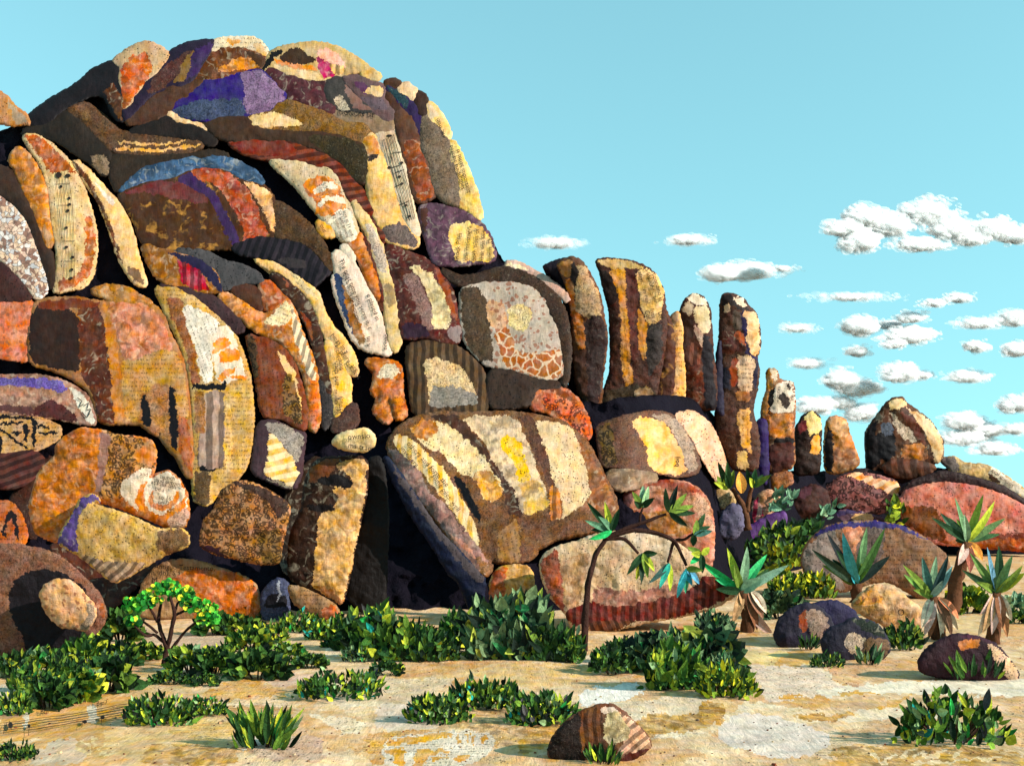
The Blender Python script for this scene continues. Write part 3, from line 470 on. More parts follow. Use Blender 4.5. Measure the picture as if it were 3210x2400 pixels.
B_('r59', 'boulder', 'rust red block with faded print and a leopard-spotted wedge', 'boulder', 'h', 'C', "1602,722 1660,755 1740,750 1830,802 1900,902 1942,1052 1992,1202 1972,1342 1900,1292 1830,1252 1702,1242 1672,1002", (122, 64, 36), 'print', [("1600,720 1660,755 1670,1000 1640,1000 1608,830", (84, 64, 42), 'leopard'), ("1790,828 1850,870 1905,950 1945,1120 1955,1260 1920,1180 1860,980 1818,900", (216, 180, 120)), ("1838,980 1885,965 1935,1130 1965,1310 1900,1292 1828,1222", (128, 96, 52), 'leopard')], ang=85, k=.5)
B_('r60', 'boulder', 'squat block with a grey top and a bright yellow striped face', 'boulder', 'h', 'C', "1680,1302 1760,1282 1900,1352 1972,1362 1952,1502 1940,1642 1900,1722 1702,1642 1640,1602 1660,1452", (74, 54, 62), 'plain', [("1720,1290 1830,1300 1975,1370 1950,1480 1920,1570 1855,1450 1735,1340", (158, 150, 142), 'crackle'), ("1732,1340 1850,1450 1925,1575 1935,1640 1900,1705 1705,1622 1742,1500", (224, 180, 96), 'stripe_light', 80), ("1700,1640 1900,1705 1890,1730", (140, 130, 110))], k=.45)
B_('r61', 'rock_fin', 'sweeping slate grey slab above the gold and crimson fin', 'rock slab', 'h', 'C', "1050,162 1130,138 1250,148 1330,188 1450,258 1560,278 1650,318 1712,382 1600,372 1520,392 1450,432 1410,332 1300,232 1160,190", (72, 72, 77), 'speckle', k=.4)
B_('r62', 'rock_fin', 'gold and crimson striped fin with a navy rim', 'rock slab', 'h', 'C', "925,140 1010,143 1090,178 1180,205 1300,238 1400,320 1440,438 1400,438 1290,440 1190,402 1090,392 1010,332 960,242", (164, 108, 44), 'fold', [("1138,240 1210,250 1310,315 1370,430 1280,438 1188,402", (172, 46, 66), 'stripe'), ("1080,180 1300,225 1420,330 1445,445 1400,432 1310,315 1160,235", (38, 34, 70))], k=.45)
B_('r63', 'rock_fin', 'purple-black banded slab arching under the brown dome', 'rock slab', 'h', 'D', "-180,130 -100,95 0,92 100,86 230,110 330,160 420,262 480,322 440,335 395,400 330,362 230,292 110,232 0,212 -100,190", (44, 38, 48), 'stripe', [("130,230 230,215 340,250 330,300 240,290", (58, 52, 56))], ang=20, k=.4)
B_('r64', 'boulder', 'brown wedge stone under the slate grey slab', 'boulder', 'h', 'C', "1490,425 1600,408 1690,440 1705,565 1600,522", (78, 47, 32))
B_('r65', 'rock_fin', 'tall page-white fin printed with lines of running text', 'rock slab', 'h', 'D', "505,195 550,188 640,268 702,400 762,490 802,600 832,740 880,847 800,832 700,812 630,740 590,622 530,472 508,352 530,330", (214, 196, 180), 'plain', [("503,325 560,335 600,480 640,740 580,600 525,450", (52, 70, 108), 'speckle'), ("555,360 620,480 655,600 715,750 690,800 630,710 590,560", (172, 114, 52), 'fold')], k=.32)
words('r65', 'D', [("The next time you serve it, r", 545, 238, 42, 67), ("it is a healthy Communit", 568, 320, 38, 74), ("it in", 742, 800, 44, 272), ("e placed in", 722, 462, 42, 70), ("econo", 852, 820, 42, 275)])
B_('r65b', 'boulder', 'tiny white pebble beside the tip of the page-white fin', 'boulder', 'h', 'D', "562,155 600,148 645,218 622,242 590,200", (216, 206, 190))
B_('r66', 'boulder', 'bright orange forked stone with a cream cap in a dark niche', 'boulder', 'h', 'D', "712,892 800,890 900,905 935,930 945,1050 942,1110 977,1240 920,1272 872,1140 842,1130 880,1280 830,1287 773,1210 790,1160 820,1130 758,1100 780,1010 790,950", (188, 108, 46), 'fold', [("798,950 850,908 920,918 935,970 890,1012 798,1005", (226, 212, 184), 'crackle'), ("890,1110 945,1110 977,1240 925,1270", (196, 124, 56), 'print')], k=.5)
B_('r67', 'boulder', 'maroon block carrying a cream feather-shaped patch', 'boulder', 'h', 'D', "850,130 960,190 1100,240 1200,330 1272,450 1312,640 1332,720 1300,772 1200,762 1130,732 960,742 930,662 920,502 880,332", (94, 46, 38), 'fold', [("950,330 1040,325 1100,450 1165,600 1150,702 1090,662 1030,500 980,400", (144, 114, 110), 'crackle'), ("982,282 1050,272 1150,328 1205,420 1255,520 1275,640 1230,692 1150,682 1150,560 1080,370 1020,312", (216, 198, 150), 'fold'), ("1160,280 1240,370 1285,500 1315,660 1262,560 1210,420", (134, 68, 36)), ("955,645 1100,650 1140,735 960,745", (54, 32, 52)), ("1230,690 1330,660 1332,765 1290,772", (130, 118, 118))], k=.45)
B_('r68', 'boulder', 'brown domed stone with a cream arch and a black check border', 'boulder', 'h', 'D', "985,800 1080,778 1250,768 1400,880 1472,960 1502,1100 1502,1190 1440,1252 1200,1252 1030,1232 1010,1052", (96, 74, 50), 'stripe', [("1090,890 1180,868 1260,898 1350,940 1405,1040 1445,1175 1130,1192 1110,1022", (224, 196, 148), 'crackle'), ("1128,1060 1290,1048 1435,1110 1435,1180 1130,1195", (150, 146, 140), 'weave')], k=.45)
B_('r69', 'boulder', 'great round boulder with giraffe patches and a pale yellow disc', 'boulder', 'h', 'D', "1338,430 1480,382 1600,388 1750,398 1850,458 1902,560 1952,702 1987,852 1992,962 1920,1012 1830,992 1640,932 1500,912 1380,792 1338,642", (166, 156, 146), 'spots', [("1335,425 1440,398 1500,500 1560,905 1450,882 1370,782 1335,600", (92, 74, 56), 'crackle'), ("1540,680 1640,660 1700,850 1850,838 1990,800 1995,962 1920,1015 1830,995 1640,935 1600,880", (158, 92, 42), 'giraffe'), ("1500,500 1620,520 1640,665 1540,690 1500,600", (186, 150, 116), 'spots'), ("1632,565 1690,518 1780,535 1795,610 1755,692 1660,695", (232, 214, 158), 'crackle')], k=.4)
B_('r70', 'rock_fin', 'dark brown hood arching over the giraffe-patched boulder', 'rock slab', 'h', 'D', "1180,290 1320,360 1450,340 1600,292 1720,302 1850,378 1952,478 2012,600 2034,800 2024,1002 1992,1062 2010,960 2000,850 1962,680 1908,538 1838,438 1720,382 1560,366 1400,384 1325,400", (72, 53, 40), 'crackle')
B_('r70b', 'rock_fin', 'thin pinkish strip along the top of the dark hood', 'rock slab', 'h', 'D', "1615,258 1700,262 1850,340 1980,430 2038,512 1950,432 1830,342 1700,300", (178, 148, 138), 'plain', [("1610,255 1700,262 1780,300 1700,305", (218, 204, 170))])
B_('r71', 'boulder', 'dark speckled block below the giraffe-patched boulder', 'boulder', 'h', 'D', "1510,965 1650,955 1800,1015 1950,1035 1985,1065 1820,1062 1790,1180 1505,1192", (60, 46, 38), 'speckle')
B_('r72', 'boulder', 'rust orange crescent stone at the foot of the spires', 'boulder', 'h', 'H', "143,1140 175,1060 260,1058 360,1088 440,1158 502,1290 512,1392 430,1372 340,1292 250,1212 140,1197", (196, 102, 52), 'fold', [("250,1062 360,1086 445,1160 380,1152 300,1112", (118, 64, 34)), ("208,1120 330,1130 440,1172 505,1300 512,1395 400,1342 300,1232 210,1192", (200, 98, 58), 'leopard')], k=.45)
# ---- the spires
B_('p1a', 'rock_spire', 'navy-black leaning rock behind the leftmost spire', 'rock spire', 39.7, 'H', "205,282 300,240 400,225 430,300 425,600 432,850 440,1010 450,1140 400,1180 372,900 362,600 330,402 270,332", (38, 30, 44), group=SG)
B_('p1', 'rock_spire', 'leftmost spire, straw-coloured top with a black hollow lower down', 'rock spire', 39, 'H', "298,262 350,232 400,218 460,243 512,320 562,420 592,520 602,600 627,720 612,880 592,1000 592,1150 562,1232 500,1202 440,1122 420,1002 410,852 400,602 380,452 345,352", (96, 64, 44), 'plain', [("400,290 470,262 520,350 575,460 595,590 500,622 420,572 418,420", (180, 152, 116), 'crackle'), ("345,370 400,358 422,560 480,640 492,800 430,812 398,600", (200, 120, 48), 'fold'), ("298,262 395,220 412,330 355,362", (160, 114, 56)), ("385,270 410,250 440,300 425,400 395,370", (36, 26, 24)), ("478,620 590,588 630,720 612,880 565,1232 500,1185 488,800", (58, 36, 33), 'crackle'), ("410,815 490,800 500,1190 440,1120", (84, 56, 44))], group=SG)
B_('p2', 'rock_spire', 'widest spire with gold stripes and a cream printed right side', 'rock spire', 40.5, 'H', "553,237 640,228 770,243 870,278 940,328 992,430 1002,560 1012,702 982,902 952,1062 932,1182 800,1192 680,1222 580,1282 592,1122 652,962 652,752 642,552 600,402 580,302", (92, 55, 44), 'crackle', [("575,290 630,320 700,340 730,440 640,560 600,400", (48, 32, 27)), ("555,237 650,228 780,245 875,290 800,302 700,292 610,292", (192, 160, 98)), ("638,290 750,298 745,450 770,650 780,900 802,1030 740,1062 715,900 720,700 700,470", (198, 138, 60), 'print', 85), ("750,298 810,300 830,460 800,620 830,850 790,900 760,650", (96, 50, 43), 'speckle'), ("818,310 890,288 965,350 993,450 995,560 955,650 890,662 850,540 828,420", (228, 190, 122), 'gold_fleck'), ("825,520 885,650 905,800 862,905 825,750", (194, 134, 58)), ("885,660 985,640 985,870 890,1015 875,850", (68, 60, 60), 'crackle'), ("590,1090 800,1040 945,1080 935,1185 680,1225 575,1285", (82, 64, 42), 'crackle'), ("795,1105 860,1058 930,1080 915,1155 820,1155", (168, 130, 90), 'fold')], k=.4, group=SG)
words('p2', 'H', [("coordino la", 918, 328, 40, 74), ("a los niños, ser", 872, 300, 38, 74), ("strys,   es real.", 828, 318, 38, 76), ("De l", 955, 575, 42, 76), ("lista de l", 905, 555, 40, 80), ("Col", 870, 565, 40, 76)])
B_('p3', 'rock_spire', 'dark amber spire with a sharp point right of the widest spire', 'rock spire', 41, 'H', "1000,548 1040,640 1062,752 1062,902 1045,1182 940,1187 950,1002 978,802", (80, 44, 30), 'gold_fleck', group=SG)
B_('p4', 'rock_spire', 'thin cream spire ruled with fine lines', 'rock spire', 41.5, 'H', "1030,605 1090,568 1112,680 1112,832 1132,1002 1122,1192 1030,1182 1050,1002 1060,802", (212, 164, 98), 'print', [("1030,605 1090,568 1095,630 1040,680", (176, 146, 118))], group=SG)
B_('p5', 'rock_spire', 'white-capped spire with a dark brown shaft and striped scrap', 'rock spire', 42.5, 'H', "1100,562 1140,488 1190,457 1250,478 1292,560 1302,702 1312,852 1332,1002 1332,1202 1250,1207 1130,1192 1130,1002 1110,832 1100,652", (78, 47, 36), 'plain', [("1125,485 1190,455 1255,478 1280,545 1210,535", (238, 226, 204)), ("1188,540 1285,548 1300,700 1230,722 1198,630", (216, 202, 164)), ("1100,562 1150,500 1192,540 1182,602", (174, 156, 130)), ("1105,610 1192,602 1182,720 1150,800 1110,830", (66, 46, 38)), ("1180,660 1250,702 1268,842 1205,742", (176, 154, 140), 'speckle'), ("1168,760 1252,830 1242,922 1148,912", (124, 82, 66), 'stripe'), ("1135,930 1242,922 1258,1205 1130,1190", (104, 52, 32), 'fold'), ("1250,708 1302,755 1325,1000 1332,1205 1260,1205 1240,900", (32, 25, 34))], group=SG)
B_('p6a', 'rock_spire', 'narrow navy blade against the left side of the tallest right-hand spire', 'rock spire', 42.8, 'H', "1330,952 1350,770 1362,770 1372,1102 1380,1252 1330,1202 1308,1002", (42, 40, 64), group=SG)
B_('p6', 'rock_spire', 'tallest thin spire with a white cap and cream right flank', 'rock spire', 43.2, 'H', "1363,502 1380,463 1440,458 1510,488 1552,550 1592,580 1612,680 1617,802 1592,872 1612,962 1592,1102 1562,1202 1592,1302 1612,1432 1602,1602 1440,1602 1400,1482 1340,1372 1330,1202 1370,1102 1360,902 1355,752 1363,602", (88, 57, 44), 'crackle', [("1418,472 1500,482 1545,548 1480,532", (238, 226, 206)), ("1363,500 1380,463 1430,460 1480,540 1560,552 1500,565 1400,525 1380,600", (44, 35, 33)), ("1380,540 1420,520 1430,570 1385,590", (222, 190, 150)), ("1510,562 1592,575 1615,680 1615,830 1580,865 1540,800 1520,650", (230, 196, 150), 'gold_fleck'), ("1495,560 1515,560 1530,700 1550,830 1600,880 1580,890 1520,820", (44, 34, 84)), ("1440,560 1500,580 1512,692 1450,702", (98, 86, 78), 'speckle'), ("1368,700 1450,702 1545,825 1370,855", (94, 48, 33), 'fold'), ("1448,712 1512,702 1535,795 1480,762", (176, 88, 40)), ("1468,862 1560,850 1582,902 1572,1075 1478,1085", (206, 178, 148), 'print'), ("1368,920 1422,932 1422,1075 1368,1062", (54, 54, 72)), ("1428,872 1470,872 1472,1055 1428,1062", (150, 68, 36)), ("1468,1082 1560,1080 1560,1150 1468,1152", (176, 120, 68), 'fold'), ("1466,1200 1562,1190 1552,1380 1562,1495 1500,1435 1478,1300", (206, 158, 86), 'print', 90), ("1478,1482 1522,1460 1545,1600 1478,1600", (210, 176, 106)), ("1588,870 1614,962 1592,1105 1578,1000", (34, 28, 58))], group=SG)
B_('p7a', 'rock_spire', 'violet slab against the left side of the newspaper spire', 'rock spire', 49, 'H', "1598,1272 1660,1270 1672,1602 1650,1702 1608,1612", (50, 35, 100), group=SG)
B_('p7', 'rock_spire', 'spire wrapped in black-and-white newspaper above an orange band', 'rock spire', 49.6, 'H', "1663,947 1722,948 1737,1020 1837,1028 1842,1222 1832,1382 1842,1502 1832,1582 1702,1622 1670,1602 1660,1302 1625,1262 1640,1152 1670,1072", (150, 96, 52), 'fold', [("1663,945 1690,950 1702,1040 1670,1205 1640,1275 1625,1205", (196, 132, 60)), ("1688,950 1725,950 1735,1012 1690,1015", (240, 226, 200)), ("1718,1035 1840,1028 1845,1222 1698,1232 1678,1160", (228, 220, 206)), ("1735,1110 1770,1100 1820,1180 1790,1205 1750,1165", (64, 56, 54)), ("1780,1040 1835,1060 1810,1090", (64, 56, 54)), ("1668,1100 1712,1055 1702,1165 1668,1255", (32, 27, 28)), ("1675,1240 1835,1232 1832,1378 1668,1385", (208, 136, 68), 'fold'), ("1710,1390 1840,1385 1842,1430 1700,1430", (32, 24, 26)), ("1668,1430 1842,1420 1842,1585 1690,1615", (92, 50, 44), 'weave')], k=.4, group=SG)
words('p7', 'H', [("minutes", 1742, 1165, 34, 274), ("um", 1805, 1080, 34, 278), ("my", 1835, 1150, 34, 278), ("Lyne", 1808, 1345, 34, 275)])
B_('p7b', 'boulder', 'small square tan block at the foot of the newspaper spire', 'boulder', 49, 'H', "1690,1632 1760,1618 1822,1612 1832,1682 1760,1712 1700,1722", (170, 108, 64), 'crackle', group=SG)
B_('p8', 'rock_spire', 'short spire, maroon left half and pale yellow top, beside the newspaper spire', 'rock spire', 54, 'H', "1850,1332 1890,1250 1950,1218 2002,1250 2012,1352 2007,1502 2002,1622 1842,1632 1850,1482", (60, 39, 34), 'crackle', [("1908,1232 1960,1216 2010,1270 2010,1352 1930,1385", (238, 214, 138)), ("1858,1290 1922,1258 1922,1345 1858,1355", (120, 52, 56)), ("1952,1390 2010,1372 2010,1485 1948,1495", (212, 160, 82))], group=SG)
B_('p9', 'rock_spire', 'short thumb-shaped spire with a tan nail-like top', 'rock spire', 57, 'K', "788,272 800,230 850,213 912,240 932,330 972,430 1002,540 830,592 778,562 773,402", (184, 124, 62), 'fold', [("770,400 800,270 832,350 832,592 775,562", (42, 34, 36)), ("800,230 850,213 915,240 928,342 860,352 800,282", (212, 160, 112), 'fold'), ("838,420 952,420 1005,540 830,585", (176, 126, 90), 'fold')], group=SG)
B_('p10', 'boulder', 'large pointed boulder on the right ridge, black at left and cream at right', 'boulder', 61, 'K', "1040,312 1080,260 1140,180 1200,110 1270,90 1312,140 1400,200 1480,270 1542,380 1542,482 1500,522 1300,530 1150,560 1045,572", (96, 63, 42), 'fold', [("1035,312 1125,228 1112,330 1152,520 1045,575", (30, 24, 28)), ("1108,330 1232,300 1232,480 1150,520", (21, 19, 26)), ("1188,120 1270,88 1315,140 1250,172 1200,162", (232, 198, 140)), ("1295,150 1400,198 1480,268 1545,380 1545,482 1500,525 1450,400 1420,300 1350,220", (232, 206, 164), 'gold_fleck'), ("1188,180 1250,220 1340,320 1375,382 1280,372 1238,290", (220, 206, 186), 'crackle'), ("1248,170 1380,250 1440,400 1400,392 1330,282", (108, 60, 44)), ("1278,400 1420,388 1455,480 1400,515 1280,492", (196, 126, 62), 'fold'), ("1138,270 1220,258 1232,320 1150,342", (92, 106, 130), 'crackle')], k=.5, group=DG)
B_('p11', 'boulder', 'brown corrugated mound in front of the large pointed boulder', 'boulder', 59.5, 'K', "1148,542 1220,490 1400,508 1502,540 1450,600 1300,622 1180,592", (102, 64, 45), 'plank', ang=-10, group=DG)
B_('p12', 'boulder', 'long cream ridge stone at the right edge with printed words on its end', 'boulder', 63, 'K', "1515,490 1620,478 1640,520 1800,530 1880,558 2068,688 2180,770 2180,800 2068,770 1950,680 1850,632 1700,612 1600,575", (206, 178, 124), 'fold', [("1510,485 1622,478 1650,585 1560,562", (118, 108, 108), 'crackle'), ("1838,585 1850,548 1885,556 2068,686 2180,770 2180,800 1900,650", (234, 226, 208)), ("1835,585 1880,600 1920,650 1860,640", (80, 52, 36))], k=.4, group=DG)
words('p12', 'K', [("eral quesos", 1855, 570, 38, 38)])
# ---- big arched boulder in the middle
B_('m12', 'boulder', 'standing stone like a face in profile, cream on its right side', 'boulder', 27.6, 'G', "325,215 370,110 450,68 560,68 680,60 727,100 722,280 692,440 652,600 622,780 592,920 557,1022 470,965 360,915 210,852 225,560 305,400", (66, 44, 32), 'fold', [("350,150 440,78 545,78 500,170 355,245", (108, 68, 36)), ("520,130 600,80 700,68 730,110 718,280 692,440 655,620 615,850 560,1020 470,965 365,905 385,740 400,600 415,440 500,400 545,340 490,270 560,260 635,250 622,190", (222, 178, 112), 'fold'), ("365,880 500,925 570,1000 555,1022 470,965", (176, 122, 60)), ("400,210 500,178 585,190 640,240 622,268 520,266 430,232", (24, 20, 24)), ("305,380 520,368 500,412 380,415", (28, 22, 24))], k=.5)
B_('m13', 'boulder', 'small cream printed stone wedged above the face-like stone', 'boulder', 27.2, 'D', "493,1422 540,1370 640,1340 720,1330 777,1380 772,1442 710,1477 620,1472 540,1452", (228, 204, 148), 'plain')
words('m13', 'D', [("ownslo", 600, 1400, 50, -4), ("ms tran", 600, 1452, 50, 8)])
B_('m14', 'rock_fin', 'charcoal slab leaning on the right side of the face-like stone', 'rock slab', 28.4, 'G', "735,85 800,55 835,140 862,402 852,802 840,1070 690,1075 590,960 640,702 692,472 732,252", (32, 29, 30), 'plain', k=.35)
B_('m15', 'rock_fin', 'long navy blade slanting beside the cave mouth with a grey edge', 'rock slab', 27.8, 'G', "830,60 870,78 960,200 1080,380 1200,560 1330,680 1450,820 1492,860 1472,1022 1402,1082 1330,882 1250,822 1150,642 1000,432 900,232", (24, 33, 64), 'plain', [("868,78 1000,260 1150,460 1330,680 1495,860 1440,885 1300,725 1100,465 940,235", (70, 65, 72), 'speckle')], k=.45)
B_('m16', 'boulder', 'great arched boulder beside the cave, banded cream, gold and brown with a brilliant yellow patch', 'boulder', 'h', 'G', "862,10 885,-60 940,-125 1010,-165 1090,-195 1200,-212 1350,-206 1500,-212 1620,-216 1740,-205 1850,-185 1989,-156 2080,-80 2154,-8 2216,112 2256,202 2296,274 2330,350 2332,422 2300,502 2200,542 2068,572 1950,592 1830,652 1790,722 1690,742 1580,742 1530,730 1512,832 1420,802 1300,642 1190,482 1060,322 950,190", (132, 92, 58), 'crackle', [
    ("1280,190 1340,195 1470,440 1460,490 1400,410", (20, 18, 24)), ("1120,-205 1330,-205 1480,0 1620,190 1700,330 1740,450 1640,440 1610,300 1570,200 1500,80 1400,-22 1280,-122", (86, 58, 44), 'fold'), ("1900,20 2000,-150 2216,112 2330,350 2300,520 2100,560 2080,300", (150, 98, 58), 'fold'),
    ("1560,460 2330,400 2300,520 2068,572 1950,592 1830,652 1790,722 1690,742 1580,742 1480,520", (118, 80, 50), 'crackle'), ("1560,560 1710,440 1720,742 1580,742", (144, 108, 66), 'print', 80),
    ("862,10 930,20 1080,150 1120,280 1250,380 1350,520 1440,620 1520,760 1512,840 1420,802 1300,642 1190,482 1060,322 950,190", (170, 132, 124), 'fold'), ("1258,560 1350,600 1445,720 1390,695", (206, 144, 120)), ("1430,690 1520,760 1512,840 1450,810", (140, 100, 64), 'crackle'),
    ("885,-40 930,-85 1030,-50 1130,40 1230,150 1300,260 1382,390 1440,530 1465,650 1380,562 1290,422 1180,282 1080,152 960,45", (232, 186, 98), 'stripe_light'),
    ("1010,-105 1090,-178 1160,-168 1280,-122 1400,-22 1500,80 1570,200 1612,300 1540,362 1480,332 1430,202 1340,182 1280,122 1210,40 1120,0 1060,-40", (230, 208, 160), 'speckle'), ("1005,-105 1090,-178 1165,-168 1192,-110 1130,-40 1060,-45", (212, 140, 58), 'fold'), ("1398,170 1535,150 1612,305 1540,362 1478,325", (224, 164, 76), 'fold'),
    ("1345,-178 1450,-200 1600,-206 1700,-170 1742,-78 1792,32 1832,172 1882,272 1902,384 1740,444 1700,334 1620,194 1540,94 1480,-28 1400,-116", (230, 204, 168), 'fold'), ("1588,-50 1640,-78 1732,-8 1745,92 1795,217 1700,224 1680,102 1600,22", (246, 198, 22), 'speckle'), ("1705,217 1835,217 1895,352 1740,347", (234, 194, 120), 'fold'), ("1735,347 1900,342 1902,387 1745,444", (206, 170, 92)),
    ("1700,-200 1800,-188 1850,-68 1892,52 1930,192 1955,314 1905,284 1855,154 1795,4 1752,-106", (104, 70, 54), 'crackle'),
    ("1810,-168 1950,-158 2050,-110 2085,-46 2142,154 2172,314 2090,394 2020,434 1975,470 1915,460 1940,304 1905,114 1855,-46", (216, 190, 148), 'speckle'), ("1900,242 1965,264 1985,457 1910,464", (206, 130, 62), 'stripe'), ("1810,-168 1900,-163 1960,2 1900,52", (206, 184, 148))], k=.62, off=-.3, rlim=120., smooth=1)
words('m16', 'G', [("others and form the", 990, -15, 46, 47), ("inselberg", 950, 15, 44, 50), ("some piles, well", 1150, 190, 44, 54), ("other rocks", 1250, 375, 42, 60)])
B_('m16i', 'boulder', 'small arched amber stone half hidden by the green brush', 'boulder', 26.5, 'G', "1520,882 1560,800 1620,770 1760,770 1800,820 1820,1100 1720,1120 1540,1110", (220, 172, 96), 'fold', [("1515,882 1560,790 1640,778 1620,880 1600,1110 1530,1110", (204, 104, 40), 'fold')])
# ---- right of the arched boulder
B_('m20', 'boulder', 'brown boulder with a cream brick-printed band below the spires', 'boulder', 'h', 'H', "570,1322 640,1290 740,1260 900,1230 1020,1240 1120,1300 1182,1422 1222,1602 1100,1632 950,1602 700,1572 600,1562 580,1432", (112, 78, 60), 'crackle', [("565,1322 650,1288 700,1570 600,1565", (108, 84, 46), 'leopard'), ("778,1290 860,1248 1000,1280 1100,1450 1145,1612 1080,1635 905,1595 880,1440", (206, 162, 98), 'gold_fleck'), ("898,1235 1020,1238 1120,1300 1190,1450 1222,1605 1150,1615 1090,1420 1020,1300", (160, 142, 126), 'crackle')], k=.45, group=DG)
words('m20', 'H', [("boij", 1090, 1575, 44, 274)])
B_('m21', 'rock_fin', 'pale pink crescent slab between the brick-printed boulder and the thin spire', 'rock slab', 'h', 'H', "1068,1242 1180,1228 1282,1300 1342,1420 1392,1560 1382,1702 1330,1642 1250,1502 1170,1382", (204, 164, 136), 'speckle', k=.45, group=DG)
B_('m22', 'rock_fin', 'flat grey-brown ledge under the brick-printed boulder', 'rock slab', 'h', 'I', "630,170 750,150 942,180 932,222 800,262 700,275 650,235", (150, 126, 102), 'fold', group=DG)
B_('m18', 'boulder', 'pink domed boulder behind the large drooping yucca tree', 'boulder', 33, 'I', "735,300 860,250 1000,218 1140,228 1242,290 1302,400 1320,560 1310,760 1250,880 1000,900 800,880 740,700 720,442", (196, 130, 104), 'fold', [("755,440 1000,410 1150,470 1172,562 1050,592 900,540 755,520", (174, 118, 56), 'fold'), ("725,300 800,288 780,422 725,432", (118, 78, 82)), ("1130,330 1222,290 1305,420 1316,560 1222,460", (216, 172, 142), 'crackle'), ("860,250 1000,216 1142,228 1242,290 1130,300 1000,262", (150, 76, 58), 'speckle')], k=.42, group=DG)
B_('m17', 'boulder', 'large beige boulder with a maroon ruffled lower edge under the drooping yucca tree', 'boulder', 24.8, 'I', "193,762 212,702 300,648 420,618 540,572 640,560 760,543 900,555 1040,590 1110,650 1210,712 1300,800 1370,842 1475,955 1320,1042 1100,1102 900,1132 700,1182 520,1202 400,1172 350,1062 250,962 208,852", (198, 174, 142), 'speckle', [("190,762 300,648 330,760 352,1000 355,1085 250,962", (166, 96, 72), 'print', 10), ("320,760 440,690 520,680 470,900 440,1060 360,1060", (186, 152, 112), 'fold'), ("540,900 800,940 1100,880 1150,980 800,1060 520,1030", (176, 126, 110), 'fold'), ("345,1062 520,1005 700,1035 1000,980 1200,900 1250,838 1340,838 1460,960 1100,1105 800,1135 500,1135 400,1172", (132, 58, 48), 'stripe'), ("505,1122 825,1132 700,1185 510,1205", (118, 68, 42), 'stripe', -20), ("640,560 900,558 1030,600 1050,660 1000,760 700,640", (206, 190, 166), 'speckle')], k=.42, group=DG)
B_('d7', 'boulder', 'straw-coloured stone behind the small forked yucca tree', 'boulder', 41.5, 'K', "60,690 130,678 200,740 190,792 100,812 70,760", (202, 178, 132), 'crackle', group=DG)
B_('d6', 'boulder', 'blue-grey stone at the foot of the small forked yucca tree', 'boulder', 40.5, 'K', "98,862 170,778 230,800 252,930 200,1012 95,992", (96, 96, 128), 'speckle', group=DG)
B_('d4', 'boulder', 'crimson checked stone right of the small forked yucca tree', 'boulder', 46, 'K', "288,830 320,760 352,718 420,693 492,738 482,832 400,872 290,912", (228, 178, 140), 'weave', [("300,780 352,718 380,880 290,912", (190, 52, 86), 'stripe_light', 8)], group=DG)
B_('d5', 'rock_fin', 'violet slab lying under the crimson checked stone', 'rock slab', 45, 'K', "215,1030 240,960 340,900 430,848 520,838 532,902 400,952 280,1020", (98, 66, 138), 'plain', group=DG)
B_('d3', 'boulder', 'dark brown tartan stone between the crimson checked stone and the mauve dome', 'boulder', 53, 'K', "528,822 600,700 700,658 780,688 812,770 792,862 700,882 600,892", (82, 47, 40), 'weave', [("600,690 700,656 690,720 610,760", (84, 42, 56))], ang=40, group=DG)
B_('d2r', 'rock_fin', 'black-brown rim slab above the mauve dome', 'rock slab', 60, 'K', "700,640 840,600 1000,552 1150,590 1400,608 1260,652 1080,605 960,592 870,622 780,660", (44, 31, 34), group=DG)
B_('d2', 'boulder', 'mauve dome with purple rings and an orange-striped shoulder', 'boulder', 58, 'K', "768,682 860,618 960,586 1080,590 1242,640 1262,682 1242,772 1180,832 1090,852 1000,842 900,802 800,762", (146, 94, 94), 'leopard', [("905,602 960,583 1060,600 1275,652 1245,740 1130,690 1020,632", (234, 160, 94), 'stripe_light', 60)], k=.4, group=DG)
B_('d1r', 'rock_fin', 'dark maroon rim slab along the top of the salmon dome', 'rock slab', 57.5, 'K', "1248,722 1330,638 1450,598 1560,568 1800,628 1950,680 2068,758 2150,830 2068,800 1920,725 1750,675 1560,650 1400,665 1300,705", (60, 38, 40), 'crackle', group=DG)
B_('d1', 'boulder', 'wide salmon dome at the right edge with a brown and orange base', 'boulder', 56, 'K', "1250,762 1300,702 1400,662 1560,645 1750,670 1920,720 2068,798 2180,862 2180,1100 2000,1082 1800,1062 1500,1042 1400,982 1290,902 1265,812", (190, 116, 100), 'speckle', [("1265,805 1500,800 1545,900 1565,1045 1420,985 1285,905", (124, 72, 34), 'print', 90), ("1495,1032 1750,1008 2000,998 2180,990 2180,1105 1900,1082 1600,1052", (196, 100, 36), 'fold'), ("1700,962 1900,980 2180,960 2180,1000 1800,1012", (120, 54, 34))], k=.4, group=DG)
B_('d10', 'rock_fin', 'flat mauve ledge with a cream scrap below the mauve dome', 'rock slab', 58, 'K', "760,885 900,818 1030,828 1160,880 1180,925 1000,905 860,920", (112, 84, 108), 'fold', [("940,870 1010,840 1095,860 1080,895 980,895", (214, 180, 130)), ("790,860 900,818 1035,828 960,850 850,872", (62, 50, 100))], group=DG)
